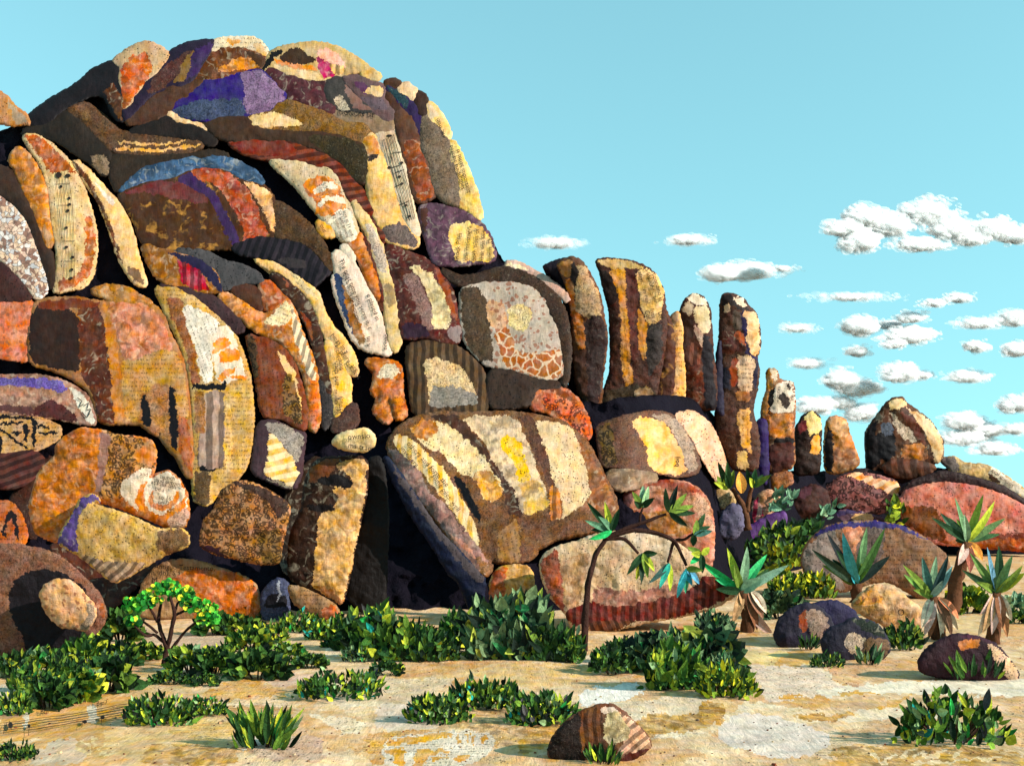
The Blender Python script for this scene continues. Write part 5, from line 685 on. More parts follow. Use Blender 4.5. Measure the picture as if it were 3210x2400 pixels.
def shrub(tile, x0, x1, yb, yt, label, pal='mid', style='spiky', n=None, gap=0., name='desert_shrub'):
    """a clump of blade-shaped leaves rooted over an oval patch of sand"""
    ex = (x1 - x0) * .07; x0 -= ex; x1 += ex; yt += (yb - yt) * .06
    a = pt(tile, x0, yb); b = pt(tile, x1, yt); px0, px1, pyb, pyt = a[0], b[0], a[1], b[1]
    d = float(gd(pyb)); m = d / FPX; W = (px1 - px0) * m; H = (pyb - pyt) * m; cx = ((px0 + px1) / 2 - CX) * m
    org = np.array([cx, d + W * .12, 0.]); D = min(W * .5, 1.6 if d < 16 else 2.6)
    n = n or int(np.clip(110 + (px1 - px0) * 1.2, 160, 460))
    V = []; F = []; cols = []; k = 0
    for i in range(n):
        u = random.uniform(-1, 1); v = random.uniform(-1, 1)
        if u * u + v * v > 1: u *= .7; v *= .7
        dome = math.sqrt(max(0.05, 1 - u * u * .85)) * (1 + .3 * float(vnoise(np.array(u * 3.3 + x0), np.array(v * 2.), 77)))
        if style == 'spiky' and random.random() < .45:      # loose broad leaves turned every way
            z0 = random.uniform(.02, .72) * H * dome; ln = H * random.uniform(.12, .25)
            base = np.array([u * W * .47, v * D * .55, z0]); an = random.gauss(0, .9)
            dr = np.array([math.sin(an), random.gauss(-.3, .4), math.cos(an)]); wd = ln * random.uniform(.45, .8)
        elif style == 'spiky':
            z0 = random.uniform(0, .8) * H * dome * .85; ln = H * random.uniform(.18, .36) * (1.25 if random.random() < .2 else 1)
            base = np.array([u * W * .44, v * D * .5, z0]); tilt = u * .45 + random.gauss(0, .32)
            dr = np.array([math.sin(tilt), random.gauss(-.1, .22), math.cos(tilt)]); wd = ln * random.uniform(.26, .42)
        elif style == 'blade':
            z0 = random.uniform(0, .3) * H; ln = H * random.uniform(.45, .85) * dome
            base = np.array([u * W * .38, v * D * .5, z0]); tilt = u * .7 + random.gauss(0, .15)
            dr = np.array([math.sin(tilt), random.gauss(-.1, .2), math.cos(tilt)]); wd = ln * random.uniform(.16, .26)
        else:   # rounded clumps of broad leaves
            th = random.uniform(0, math.pi); rr_ = random.uniform(.35, 1.)
            base = np.array([math.cos(th) * W * .44 * rr_, v * D * .45, math.sin(th) ** .7 * H * .8 * rr_]); ln = min(H, W) * random.uniform(.26, .46)
            dr = np.array([math.cos(th) * .6 + random.gauss(0, .4), random.gauss(-.3, .4), math.sin(th) * .5 + .2 + random.gauss(0, .3)]); wd = ln * random.uniform(.5, .8)
        dr = dr / np.linalg.norm(dr); up = np.array([random.gauss(0, .35), -1., random.gauss(.15, .3)])
        if abs(np.dot(up / np.linalg.norm(up), dr)) > .93: up = np.array([0, -.6, 1.])
        vv, ff = leaf_geo(base, base + dr * ln, wd, up, .3, random.uniform(-.3, .3), 5, .85, random.uniform(.5, .8))
        vv = np.array(vv); vv[:, 2] = np.maximum(vv[:, 2], -.04)
        V.append(vv + org); F += [tuple(q + k for q in f) for f in ff]; k += len(vv); cols += [pick(pal)] * len(ff)
    # a few woody stems inside
    for i in range(7):
        an = random.uniform(0, 6.28); b0 = np.array([math.cos(an) * W * .08, math.sin(an) * D * .1, -.03]); t0 = np.array([math.cos(an) * W * .3, math.sin(an) * D * .3, H * .5])
        vv, ff = leaf_geo(b0, t0, H * .06, np.array([0, -1., .1]), .6, 0, 4, .3); V.append(np.array(vv) + org); F += [tuple(q + k for q in f) for f in ff]; k += len(vv); cols += [lin((64, 46, 34))] * len(ff)
    o = mesh_obj(name, np.vstack(V), F, [LEAF], None, np.array(cols), None, None, False, org)
    tag(o, label, 'shrub', 'desert shrubs and brush on the sand'); return o
S = shrub
S('N', -40, 190, 1325, 1150, 'ragged shrub at the left edge above the sheet music on the sand', 'mid')
S('N', -20, 200, 1090, 880, 'tall dark shrub at the left edge under the hollow boulder', 'dark', 'spiky')
S('N', 150, 440, 1285, 1060, 'broad dark shrub low in the left brush, just above the music paper', 'dark', 'round')
S('N', 330, 620, 1240, 1000, 'shrub with yellow-green leaves in the middle of the left brush', 'mid', 'round')
S('N', 560, 830, 1180, 930, 'dark rounded shrub at the right end of the lower left brush', 'dark', 'round')
S('N', 150, 430, 1060, 880, 'leafy shrub below the round red-blotched stone', 'mid', 'round')
S('N', 400, 700, 1020, 810, 'pale-tipped leafy shrub left of the small green tree', 'mid', 'round')
S('N', 640, 890, 850, 630, 'dark shrub at the foot of the hollow boulder, left of the small tree crown', 'dark', 'round')
S('N', 820, 1040, 965, 850, 'low pale-green shrub just left of the small tree trunk', 'mid', 'round')
S('N', 1090, 1350, 1050, 870, 'shrub just right of the small tree trunk', 'mid', 'round')
S('N', 960, 1240, 1125, 1035, 'flat dark mound of leaves below the small tree trunk', 'dark', 'round')
S('N', 1280, 1500, 1060, 880, 'dense shrub, second to the right of the small tree trunk', 'dark', 'round')
S('N', 1250, 1410, 1140, 1055, 'small dark tuft at the edge of the sand right of the flat dark mound', 'dark', 'round')
S('N', 1480, 1840, 1095, 890, 'wide shrub hanging over the orange paper on the sand', 'dark', 'round')
S('N', 1490, 1740, 905, 740, 'shrub with a pale round leaf below the amber book stone', 'mid', 'round')
S('N', 1400, 1700, 800, 670, 'dark low shrub under the amber end of the book stone', 'dark', 'round')
S('N', 1270, 1500, 690, 530, 'dark rounded shrub against the amber book stone', 'dark', 'round')
S('N', 1480, 1720, 700, 580, 'dark shrub between the book stone and the blue arched stone', 'dark', 'round')
S('N', 1770, 1975, 965, 850, 'rounded bright-veined shrub alone on the pale sand', 'mid', 'round')
S('N', 1900, 2120, 1015, 925, 'flat lens-shaped dark shrub on the pale sand', 'dark', 'round')
S('N', 1800, 2060, 790, 620, 'shrub in front of the lens-shaped stone with turquoise specks', 'spiky', 'spiky')
S('N', 790, 1240, 1400, 1150, 'spiky foreground shrub right of the music paper', 'spiky', 'spiky')
S('N', 1190, 1465, 1330, 1180, 'smaller spiky shrub joined to the right of the spiky foreground one', 'spiky', 'spiky')
S('N', 1490, 1910, 1555, 1195, 'big-leaved foreground shrub tapering to a point at the bottom', 'mid', 'blade', 70)
S('N', -60, 225, 1625, 1480, 'dark spiky shrub in the bottom left corner', 'dark', 'spiky')
S('G', 250, 830, 1640, 1420, 'wide shrub with broad dark leaves standing on the sand left of centre', 'spiky', 'spiky')
S('G', 540, 790, 1330, 990, 'tall brush left of the cave mouth', 'dark', 'spiky')
S('G', 690, 910, 1385, 960, 'tall brush with a bright emerald leaf at the cave mouth', 'spiky', 'spiky')
S('G', 880, 1090, 1390, 1080, 'brush below the cave mouth beside the tan ledge of sand', 'mid', 'spiky')
S('G', 960, 1150, 1320, 1100, 'round-leaved dark brush in front of the cave mouth', 'dark', 'spiky')
S('G', 1040, 1260, 1395, 1120, 'brush right of the cave mouth with dark cores', 'dark', 'spiky')
S('G', 1200, 1420, 1330, 1020, 'brush under the tip of the navy blade', 'mid', 'spiky')
S('G', 1370, 1570, 1385, 960, 'tall brush left of the small arched amber stone', 'dusk', 'spiky')
S('G', 1480, 1710, 1385, 860, 'tallest brush in front of the small arched amber stone', 'dusk', 'spiky')
S('G', 1640, 1900, 1390, 870, 'tall grey-green brush between the amber stone and the beige boulder', 'dusk', 'spiky')
S('G', 1780, 2060, 1395, 1090, 'dark brush at the foot of the drooping yucca trunk', 'dark', 'spiky')
S('G', 425, 585, 1310, 1240, 'single dark lens of leaves on the sand below the cave', 'dark', 'round')
S('G', 240, 455, 1430, 1340, 'dark arched clump of leaves on the sand below the veined shrub', 'dark', 'round')
S('G', 740, 965, 1480, 1380, 'dark low clump at the left end of the long shadow', 'dark', 'round')
S('G', 330, 570, 1260, 1080, 'brush with yellow leaves right of the lens-shaped stone', 'spiky', 'spiky')
S('G', 560, 760, 1390, 1270, 'low pale brush on the sand below the cave-mouth brush', 'dusk', 'spiky')
S('M', 150, 560, 1385, 1150, 'left end of the arched foreground hedge, spiky with a turquoise leaf', 'spiky', 'spiky')
S('M', 430, 900, 1290, 1040, 'crest of the arched foreground hedge with a blue leaf', 'spiky', 'spiky')
S('M', 820, 1245, 1400, 1130, 'right end of the arched foreground hedge beside the patched boulder', 'spiky', 'spiky')
S('I', 520, 800, 1470, 1250, 'brush right of the drooping yucca trunk', 'dark', 'spiky')
S('I', 740, 1100, 1450, 1190, 'brush under the maroon ruffled edge of the beige boulder', 'dusk', 'round')
S('I', 880, 1270, 1580, 1210, 'broad brush with yellow blades at the head of the blue shadow', 'mid', 'spiky')
S('I', 1150, 1450, 1480, 1140, 'grey-green brush right of the beige boulder', 'dusk', 'round')
S('I', 1230, 1600, 1630, 1370, 'spiky yellow-lit brush at the right end of the central brush', 'yellow', 'spiky')
S('I', 320, 480, 1400, 1150, 'dark tuft left of the drooping yucca trunk', 'dark', 'spiky')
S('L', 1290, 1985, 1530, 1140, 'large bright-tipped shrub in the lower right corner', 'spiky', 'spiky', 300)
S('L', 1560, 1970, 1100, 860, 'row of green blades in front of the low maroon boulder', 'dark', 'blade', 60)
S('L', 1180, 1410, 900, 680, 'dark shrub right of the navy boulder pair', 'dark', 'spiky')
S('L', 690, 905, 1020, 900, 'dark tuft with one bright leaf left of the cream-flashed boulder', 'dark', 'spiky')
S('L', 985, 1160, 1000, 840, 'blue-green blades in front of the cream-flashed boulder', 'dusk', 'blade', 40)
S('L', 610, 745, 900, 780, 'small green tuft below the rust and grey disc', 'dark', 'blade', 40)
S('K', 420, 640, 1400, 1170, 'yellow-lit shrub left of the dark agave', 'yellow', 'spiky')
S('K', 600, 850, 1400, 1180, 'yellow and dark shrub at the left foot of the dark agave', 'yellow', 'spiky')
S('K', 340, 640, 1530, 1330, 'grey-green shrub under the yellow-lit pair', 'dusk', 'round')
S('K', -160, 130, 1250, 980, 'dark green shrub behind the bright yucca, against the beige boulder', 'dusk', 'spiky')
S('K', 1590, 1840, 1495, 1310, 'rounded yellow and dark green shrub between the two skirted yuccas', 'yellow', 'round')
S('K', 1930, 2130, 1495, 1360, 'rounded teal shrub at the right edge', 'teal', 'round')
S('K', 1950, 2130, 1560, 1465, 'dark green shrub below the teal one at the right edge', 'dark', 'round')
S('K', -60, 180, 1660, 1450, 'mixed brush under the bright yucca skirt', 'dusk', 'spiky')
S('M', 1300, 1560, 1650, 1480, 'small grassy tuft in front of the patched foreground boulder', 'spiky', 'blade', 46)
S('N', 60, 330, 1180, 960, 'olive shrub between the left-edge shrubs and the music paper', 'mid', 'spiky')
S('N', 300, 560, 1120, 900, 'shrub in the heart of the left brush below the round stone', 'dark', 'spiky')
S('N', 540, 760, 1080, 880, 'light-leaved shrub in the left brush, left of the small tree trunk', 'mid', 'spiky')
S('N', 700, 900, 1010, 840, 'low shrub tucked left of the small tree trunk', 'dark', 'round')
S('N', 1330, 1560, 1010, 840, 'shrub on the bank right of the small tree', 'mid', 'spiky')
S('N', 1560, 1800, 1010, 850, 'shrub behind the wide one over the orange paper', 'dark', 'spiky')
S('N', 1640, 1860, 870, 690, 'brush under the blue and white arched stone', 'mid', 'spiky')
S('N', 1280, 1480, 800, 640, 'brush in front of the amber end of the book stone', 'mid', 'round')
S('G', 460, 640, 1250, 1050, 'brush at the foot of the charcoal leaning slab', 'mid', 'spiky')
S('G', 1560, 1800, 1300, 980, 'olive brush between the amber stone and the drooping yucca', 'mid', 'spiky')
S('G', 1120, 1330, 1390, 1200, 'low dark brush in front of the navy blade', 'dark', 'spiky')
S('G', 1900, 2100, 1390, 1180, 'brush wrapped round the drooping yucca trunk', 'mid', 'spiky')
S('I', 600, 860, 1400, 1220, 'brush in the dark under the left maroon edge of the beige boulder', 'dark', 'spiky')
S('I', 1000, 1260, 1420, 1130, 'pale brush at the right end of the maroon ruffled edge', 'dusk', 'spiky')
S('I', 1250, 1480, 1560, 1300, 'brush left of the dark shadow of the navy boulder', 'dusk', 'spiky')
def dome_shrub(tile, outline, d, label, pal, n=260):
    """a leafy mound standing at its own distance"""
    poly = pts(tile, outline); x0, y0 = poly.min(0); x1, y1 = poly.max(0); V = []; F = []; cols = []; k = 0; m = d / FPX
    org = pos((x0 + x1) / 2, y1, d)
    while len(cols) < n * 10:
        x = random.uniform(x0, x1); y = random.uniform(y0, y1)
        if not inside(poly, np.array([x]), np.array([y]))[0]: continue
        e = float(edge_dist(poly, np.array([x]), np.array([y]))[0]); dep = d - min(e, 60) * m * .8 + random.uniform(0, .8)
        b = pos(x, y, dep); ln = random.uniform(18, 40) * m; dr = np.array([random.gauss(.1, .5), random.gauss(-.3, .3), random.gauss(.7, .4)]); dr /= np.linalg.norm(dr)
        vv, ff = leaf_geo(b, b + dr * ln, ln * random.uniform(.35, .6), np.array([random.gauss(0, .3), -1, .3]), .3, .2, 5, .85, .65)
        c = pick(pal(x, y) if callable(pal) else pal); V.append(np.array(vv)); F += [tuple(q + k for q in f) for f in ff]; k += len(vv); cols += [c] * len(ff)
    o = mesh_obj('desert_shrub', np.vstack(V), F, [LEAF], None, np.array(cols), None, None, False, org); tag(o, label, 'shrub', 'desert shrubs and brush on the sand')
dome_shrub('K', "255,1090 310,1010 400,950 560,905 740,910 720,980 640,1060 610,1190 480,1260 380,1230 300,1180", 40., 'big dark green mound of leaves left of the brown-grey dome, yellow on its lower right', lambda x, y: 'yellow' if (y > 1200 + 1085 * TS - (x - 2210 - 400 * TS) * .15 and x > 2210 + 390 * TS) else 'dark', 330)
for s_, d_, l_, p_, n_ in (("1160,920 1170,790 1240,750 1285,820 1280,930", 54.6, 'small bright shrub in front of the salmon dome', 'yellow', 40), ("420,840 430,720 490,690 580,740 560,800 500,850", 45.2, 'small grey-green shrub in front of the crimson checked stone', 'teal', 40), ("720,890 740,830 830,780 860,800 790,900", 52., 'little teal sprig in front of the dark tartan stone', 'teal', 24)):
    dome_shrub('K', s_, d_, l_, p_, n_)

# ------------------------------------------------------------------ yuccas and trees
def one_leaf(name, parent, base, tip, width, colour, up=None, curve=.3, lean=.6):
    up = np.array([random.gauss(0, .3), -1., random.gauss(.2, .3)]) if up is None else up
    vv, ff = leaf_geo(base, tip, width, up, .35, curve, 8, .75, lean)
    vv = np.array(vv); nor = np.array([0, width * .07, 0]); n = len(vv)
    V = np.vstack([vv, vv + nor]); F = ff + [tuple(i + n for i in f[::-1]) for f in ff]
    return mesh_obj(name, V, F, [LEAF], parent, np.tile(lin(colour), (len(F), 1)), None, None, False, np.array(parent.location))
def tube(name, parent, path, radii, mat, ns=9):
    P = np.array(path, float); m = len(P); t = np.linspace(0, m - 1, (m - 1) * 6 + 1)
    Q = np.stack([np.interp(t, range(m), P[:, i]) for i in range(3)], 1)
    for _ in range(2): Q[1:-1] = (Q[:-2] + 2 * Q[1:-1] + Q[2:]) / 4
    R = np.interp(t, range(m), radii); T = np.gradient(Q, axis=0); T /= np.linalg.norm(T, axis=1)[:, None] + 1e-9
    V = []
    for i in range(len(Q)):
        a = np.cross(T[i], [0, 1., .01]); a /= np.linalg.norm(a) + 1e-9; b = np.cross(T[i], a)
        for s in range(ns):
            an = 2 * math.pi * s / ns; r = R[i] * (1 + .16 * math.sin(3 * an + i * .9) + .12 * random.uniform(-1, 1)); V.append(Q[i] + r * (a * math.cos(an) + b * math.sin(an)))
    F = [(i * ns + s, i * ns + (s + 1) % ns, (i + 1) * ns + (s + 1) % ns, (i + 1) * ns + s) for i in range(len(Q) - 1) for s in range(ns)]
    F += [tuple(range(ns))[::-1], tuple(range((len(Q) - 1) * ns, len(Q) * ns))]
    return mesh_obj(name, V, F, [mat], parent, origin=np.array(parent.location))
EM, TE, YG, OL, DG_, GG, BG, TQ = (40, 170, 90), (50, 160, 140), (170, 178, 52), (104, 124, 46), (36, 62, 36), (122, 152, 116), (64, 104, 92), (50, 150, 170)
def rosette(parent, tile, c, tips, d, width=52, part='leaf', spread=.35):
    base = pos(*pt(tile, *c), d); kk = TILE[tile][2] * d / FPX
    for i, q in enumerate(tips):
        x, y, colr = q[0], q[1], q[2]; wd = (q[3] if len(q) > 3 else width) * kk
        dd = d + random.uniform(-spread, spread * .6)
        one_leaf(part, parent, base + np.array([0, random.uniform(-.05, .05), 0]), pos(*pt(tile, x, y), dd), wd, colr, None, random.uniform(-.15, .35), .72)
def yucca(name, label, tile, c, tips, d, skirt=(), trunk=None, width=52, fill=8):
    r = empty(name, tuple(pos(*pt(tile, *(trunk[-1] if trunk else c)), d))); tag(r, label, 'yucca', 'yuccas and agaves at the right')
    m = TILE[tile][2] * d / FPX
    if trunk:
        tube('trunk', r, [pos(*pt(tile, *p), d + .02 * i) for i, p in enumerate(trunk)], [30 * m * (1.0 + .25 * i) for i in range(len(trunk))], BARK)
    rosette(r, tile, c, tips, d, width)
    cx_, cy_ = c
    for i in range(fill):                                       # shorter leaves at the back of the rosette
        q = random.choice(tips); f = random.uniform(.45, .75); a = random.uniform(-.35, .35)
        dx, dy = (q[0] - cx_) * f, (q[1] - cy_) * f; x = cx_ + dx * math.cos(a) - dy * math.sin(a); y = cy_ + dx * math.sin(a) + dy * math.cos(a)
        one_leaf('leaf', r, pos(*pt(tile, *c), d + .1), pos(*pt(tile, x, y), d + random.uniform(.2, .5)), width * m * .8, random.choice([DG_, OL, BG, (46, 78, 44)]), None, .2, .7)
    for (x0, y0, x1, y1, colr) in skirt:
        dd = d - random.uniform(.02, .3); one_leaf('dead_leaf', r, pos(*pt(tile, x0, y0), d - .02), pos(*pt(tile, x1, y1), dd), 62 * m, colr, None, .3, .8)
    return r
TN, PK, RB, CRM = (176, 134, 92), (196, 160, 146), (128, 82, 56), (216, 190, 160)
dI = float(gd(1400 + 1200 * TS))
yucca('yucca', 'bright emerald yucca with a peeling tan skirt right of the beige boulder', 'I', (1495, 935), [(1225, 735, EM), (1300, 830, (60, 170, 110)), (1405, 655, YG), (1450, 760, OL), (1535, 645, GG, 62), (1665, 695, (70, 190, 110), 60), (1805, 765, (110, 140, 116), 60), (1640, 850, GG, 80), (1330, 920, DG_)], dI,
      [(1500, 930, 1440, 1145, TN), (1510, 940, 1470, 1080, (150, 110, 70)), (1530, 935, 1600, 1190, RB), (1540, 935, 1640, 1115, (150, 104, 80)), (1490, 930, 1520, 1060, TN), (1560, 930, 1660, 1080, CRM), (1550, 1060, 1710, 1230, PK)], [(1500, 930), (1530, 1050), (1540, 1240)], 56, 7)
yucca('agave', 'dark agave with long stiff blades in front of the brown-grey dome', 'K', (985, 1300), [(690, 1075, (50, 66, 50)), (790, 970, (34, 38, 40), 60), (760, 1180, OL), (893, 965, (70, 150, 150), 66), (940, 1200, (60, 160, 170)), (1050, 935, (96, 130, 84), 62), (1168, 938, (60, 92, 44), 62), (1200, 1120, (32, 44, 40), 60), (1100, 1080, OL), (850, 1080, DG_)], 31.3, trunk=[(985, 1300), (985, 1370), (985, 1440)], width=58, fill=10)
yucca('yucca', 'yucca with grey-green blades and a drooping pale skirt, left of the shrub with yellow leaves', 'K', (1470, 1385), [(1285, 1178, OL), (1290, 1240, (110, 150, 70)), (1408, 1125, (80, 112, 96)), (1500, 1120, GG), (1578, 1115, (40, 60, 60)), (1605, 1185, (120, 156, 150)), (1540, 1280, (130, 160, 150)), (1350, 1340, OL)], 23.2,
      [(1470, 1390, 1405, 1590, CRM), (1475, 1390, 1450, 1660, RB), (1500, 1390, 1600, 1640, (112, 80, 60)), (1510, 1390, 1645, 1530, (220, 130, 90)), (1490, 1390, 1530, 1660, CRM), (1480, 1390, 1420, 1640, PK), (1505, 1395, 1640, 1600, CRM)], [(1470, 1385), (1500, 1500), (1520, 1655)], 52, 7)
yucca('yucca', 'rightmost yucca with a broad shaggy pale skirt', 'K', (1885, 1355), [(1665, 1210, DG_), (1718, 1100, (110, 140, 70)), (1830, 1062, (100, 140, 160)), (1905, 1055, DG_, 60), (1995, 1115, (110, 140, 84)), (2075, 1230, YG, 66), (2060, 1180, OL), (1760, 1290, OL)], 22.6,
      [(1885, 1360, 1770, 1640, CRM), (1890, 1360, 1860, 1630, PK), (1890, 1360, 1960, 1650, (176, 120, 80)), (1900, 1365, 1990, 1540, CRM), (1870, 1360, 1780, 1500, PK), (1895, 1360, 1930, 1590, RB), (1880, 1360, 1800, 1620, TN)], [(1885, 1355), (1880, 1500), (1870, 1690)], 52, 7)
yucca('yucca', 'tall yucca with a leaning pink trunk in front of the salmon dome', 'K', (1700, 1030), [(1468, 870, DG_), (1525, 840, (80, 110, 84)), (1620, 742, (100, 132, 90)), (1805, 722, (140, 160, 60)), (1878, 765, YG), (1950, 875, (90, 116, 70)), (1560, 960, DG_), (1760, 880, YG), (1680, 850, GG)], 27.0,
      [(1705, 1030, 1800, 1150, (214, 140, 62)), (1700, 1040, 1720, 1230, (150, 86, 70)), (1690, 1040, 1640, 1180, PK)], [(1700, 1030), (1665, 1150), (1625, 1300), (1600, 1480)], 50, 7)
# the small forked yucca tree
def forked():
    d = 41.; c0 = pos(*pt('I', 1540, 520), d); r = empty('joshua_tree', tuple(c0)); tag(r, 'small forked yucca tree with two tufts and an orange bud', 'tree', None); m = TS * d / FPX
    P = lambda x, y: pos(*pt('I', x, y), d)
    tube('trunk', r, [P(1540, 540), P(1520, 400), P(1440, 270)], [26 * m, 20 * m, 14 * m], BARK); tube('branch', r, [P(1535, 420), P(1545, 340), P(1570, 250)], [18 * m, 14 * m, 10 * m], BARK)
    rosette(r, 'I', (1415, 270), [(1300, 175, OL), (1345, 95, DG_), (1405, 95, (60, 90, 50)), (1450, 150, OL), (1320, 230, YG), (1380, 200, YG)], d - .2, 44)
    rosette(r, 'I', (1575, 260), [(1530, 140, DG_), (1590, 140, (60, 100, 60)), (1690, 180, OL), (1640, 180, DG_), (1550, 200, YG), (1610, 210, OL)], d - .2, 44)
    rosette(r, 'I', (1500, 300), [(1485, 160, (222, 150, 62), 70)], d - .5, 70, 'flower_bud')
forked()
def drooping():
    d = 21.6; P = lambda x, y, o=0.: pos(*pt('I', x, y), d + o); r = empty('joshua_tree', tuple(P(478, 1345))); m = TS * d / FPX
    tag(r, 'tall drooping yucca tree before the beige boulder', 'tree', None)
    tube('trunk', r, [P(478, 1350), P(482, 1180), P(490, 1000), P(515, 820), P(560, 680), P(625, 590)], [25 * m, 23 * m, 20 * m, 18 * m, 16 * m, 13 * m], BARK2)
    for path, ra in (([(610, 600), (720, 540), (860, 490), (1010, 435)], (17, 14, 12, 8)), ([(620, 595), (740, 590), (830, 690)], (15, 13, 9)), ([(640, 580), (800, 535), (960, 560), (1070, 610), (1140, 770)], (17, 15, 15, 13, 9)), ([(1060, 605), (1045, 660), (1020, 750)], (12, 10, 8)), ([(1070, 605), (1130, 600), (1190, 560)], (10, 9, 8)), ([(840, 500), (840, 450), (860, 390)], (9, 8, 6))):
        tube('branch', r, [P(x, y, -.02 * i) for i, (x, y) in enumerate(path)], [a * m for a in ra], BARK2)
    for c, tips in (((655, 545), [(480, 475, (90, 130, 100)), (505, 600, EM), (520, 540, DG_), (612, 355, YG), (495, 355, DG_), (705, 400, DG_), (570, 450, (84, 120, 90))]),
                    ((855, 390), [(790, 290, OL), (860, 250, GG), (895, 255, (140, 170, 120)), (935, 330, DG_), (800, 350, DG_)]),
                    ((1030, 425), [(1005, 265, (60, 80, 50)), (1085, 245, (34, 44, 36)), (1145, 300, OL), (1200, 430, DG_), (1150, 515, (30, 48, 32)), (1190, 380, OL)]),
                    ((860, 690), [(755, 830, DG_), (815, 865, YG), (850, 885, (44, 60, 44)), (935, 810, YG), (955, 690, DG_), (890, 850, OL), (780, 760, BG)]),
                    ((1030, 755), [(895, 885, (50, 76, 70)), (965, 920, TE), (1035, 935, YG), (1000, 860, DG_)]),
                    ((1140, 790), [(1080, 980, (70, 180, 190)), (1135, 950, (60, 150, 110)), (1225, 890, (80, 140, 170)), (1250, 800, OL), (1180, 900, TQ)]),
                    ((1190, 570), [(1262, 430, (50, 76, 44)), (1185, 645, DG_), (1300, 515, DG_), (1310, 545, BG), (1210, 470, OL)]),
                    ((1240, 700), [(1145, 650, OL), (1290, 650, YG), (1245, 820, DG_), (1165, 760, EM), (1170, 690, YG)])):
        rosette(r, 'I', c, tips, d - .12, 44, 'leaf', .25)
drooping()
def green_tree():
    d = float(gd(1600 + 1010 * TS)); P = lambda x, y, o=0.: pos(*pt('N', x, y), d + o); r = empty('desert_tree', tuple(P(1062, 1010))); m = TS * d / FPX
    tag(r, 'small tree with a flat bright green and yellow crown in the left brush', 'tree', None)
    tube('trunk', r, [P(1062, 1015), P(1075, 930), P(1085, 880)], [20 * m, 17 * m, 14 * m], BARK2)
    for path, ra in (([(1080, 890), (1050, 800), (1025, 720), (1045, 590)], (14, 13, 12, 8)), ([(1085, 890), (1110, 780), (1135, 660), (1100, 550)], (14, 14, 12, 8)), ([(1130, 680), (1190, 650), (1240, 620)], (9, 8, 6)), ([(1060, 850), (1000, 800), (945, 815), (870, 745)], (10, 9, 9, 6)), ([(1020, 790), (960, 740), (890, 690)], (9, 8, 5)), ([(1020, 720), (985, 650), (950, 600)], (9, 8, 5)), ([(1095, 920), (1190, 790), (1290, 705), (1400, 720)], (11, 9, 7, 4)), ([(1135, 650), (1150, 600), (1190, 560)], (9, 7, 5))):
        tube('branch', r, [P(x, y, random.uniform(-.15, .15)) for x, y in path], [a * m for a in ra], BARK2)
    GR = [(54, 160, 52), (84, 190, 62), (36, 110, 40), (140, 205, 60), (226, 214, 50), (190, 212, 84), (30, 84, 34)]
    for (x, y, rx, ry) in ((870, 605, 75, 55), (862, 715, 48, 30), (965, 570, 60, 55), (1040, 530, 80, 60), (1110, 500, 60, 50), (1195, 535, 60, 42), (1240, 605, 65, 45), (1345, 640, 60, 55), (1345, 700, 70, 36)):
        V = []; F = []; cols = []; k = 0
        for i in range(64):
            a = random.uniform(0, 6.28); q = math.sqrt(random.random()); b = P(x + rx * 1.05 * q * math.cos(a), y + ry * 1.05 * q * math.sin(a), random.uniform(-rx, rx) * m * .8)
            ln = random.uniform(26, 46) * m; dr = np.array([random.gauss(0, 1), random.gauss(-.2, .6), random.gauss(.2, .8)]); dr /= np.linalg.norm(dr)
            vv, ff = leaf_geo(b - dr * ln * .5, b + dr * ln * .5, ln * .8, np.array([random.gauss(0, .4), -1, random.gauss(.3, .4)]), .25, .2, 5, .6, .9)
            V.append(np.array(vv)); F += [tuple(z + k for z in f) for f in ff]; k += len(vv); cols += [lin(random.choices(GR, [5, 5, 4, 3, 2.2, 1.2, 3])[0])] * len(ff)
        mesh_obj('foliage', np.vstack(V), F, [LEAF], r, np.array(cols), None, None, False, np.array(r.location))
green_tree()

# ------------------------------------------------------------------ clouds
def cloud_mat(name, dens):
    m, t, b = new_mat(name); N = NT(t); tc = N.n('TexCoord'); g = tc.outputs['Object']
    b.inputs['Base Color'].default_value = (.97, .98, .99, 1); b.inputs['Roughness'].default_value = 1.; b.inputs['Specular IOR Level'].default_value = 0.
    gm = N.n('NewGeometry'); nv = N.n('VectorMath', operation='MULTIPLY_ADD'); N.l(gm.outputs['Normal'], nv.inputs[0]); nv.inputs[1].default_value = (.4, .4, .4); nv.inputs[2].default_value = (.5, -.62, .42)
    nn = N.n('VectorMath', operation='NORMALIZE'); N.l(nv.outputs[0], nn.inputs[0]); N.l(nn.outputs[0], b.inputs['Normal'])
    tr = N.n('BsdfTransparent'); tl = N.n('BsdfTranslucent'); tl.inputs[0].default_value = (.97, .98, .99, 1); mx0 = N.n('MixShader'); mx0.inputs[0].default_value = .3
    N.l(b.outputs[0], mx0.inputs[1]); N.l(tl.outputs[0], mx0.inputs[2])
    mx = N.n('MixShader'); k = N.ramp(N.noise(g, .05, 9, .8, .8), .36 - .12 * dens, .66 - .14 * dens, 0, dens * .26)
    N.l(k, mx.inputs[0]); N.l(tr.outputs[0], mx.inputs[1]); N.l(mx0.outputs[0], mx.inputs[2])
    out = [n for n in t.nodes if n.type == 'OUTPUT_MATERIAL'][0]; N.l(mx.outputs[0], out.inputs[0])
    return m
CLOUD = {}
import bmesh
_bm = bmesh.new(); bmesh.ops.create_icosphere(_bm, subdivisions=2, radius=1.); _bm.verts.ensure_lookup_table()
ICV = np.array([v.co[:] for v in _bm.verts]); ICF = [tuple(v.index for v in f.verts) for f in _bm.faces]; _bm.free()
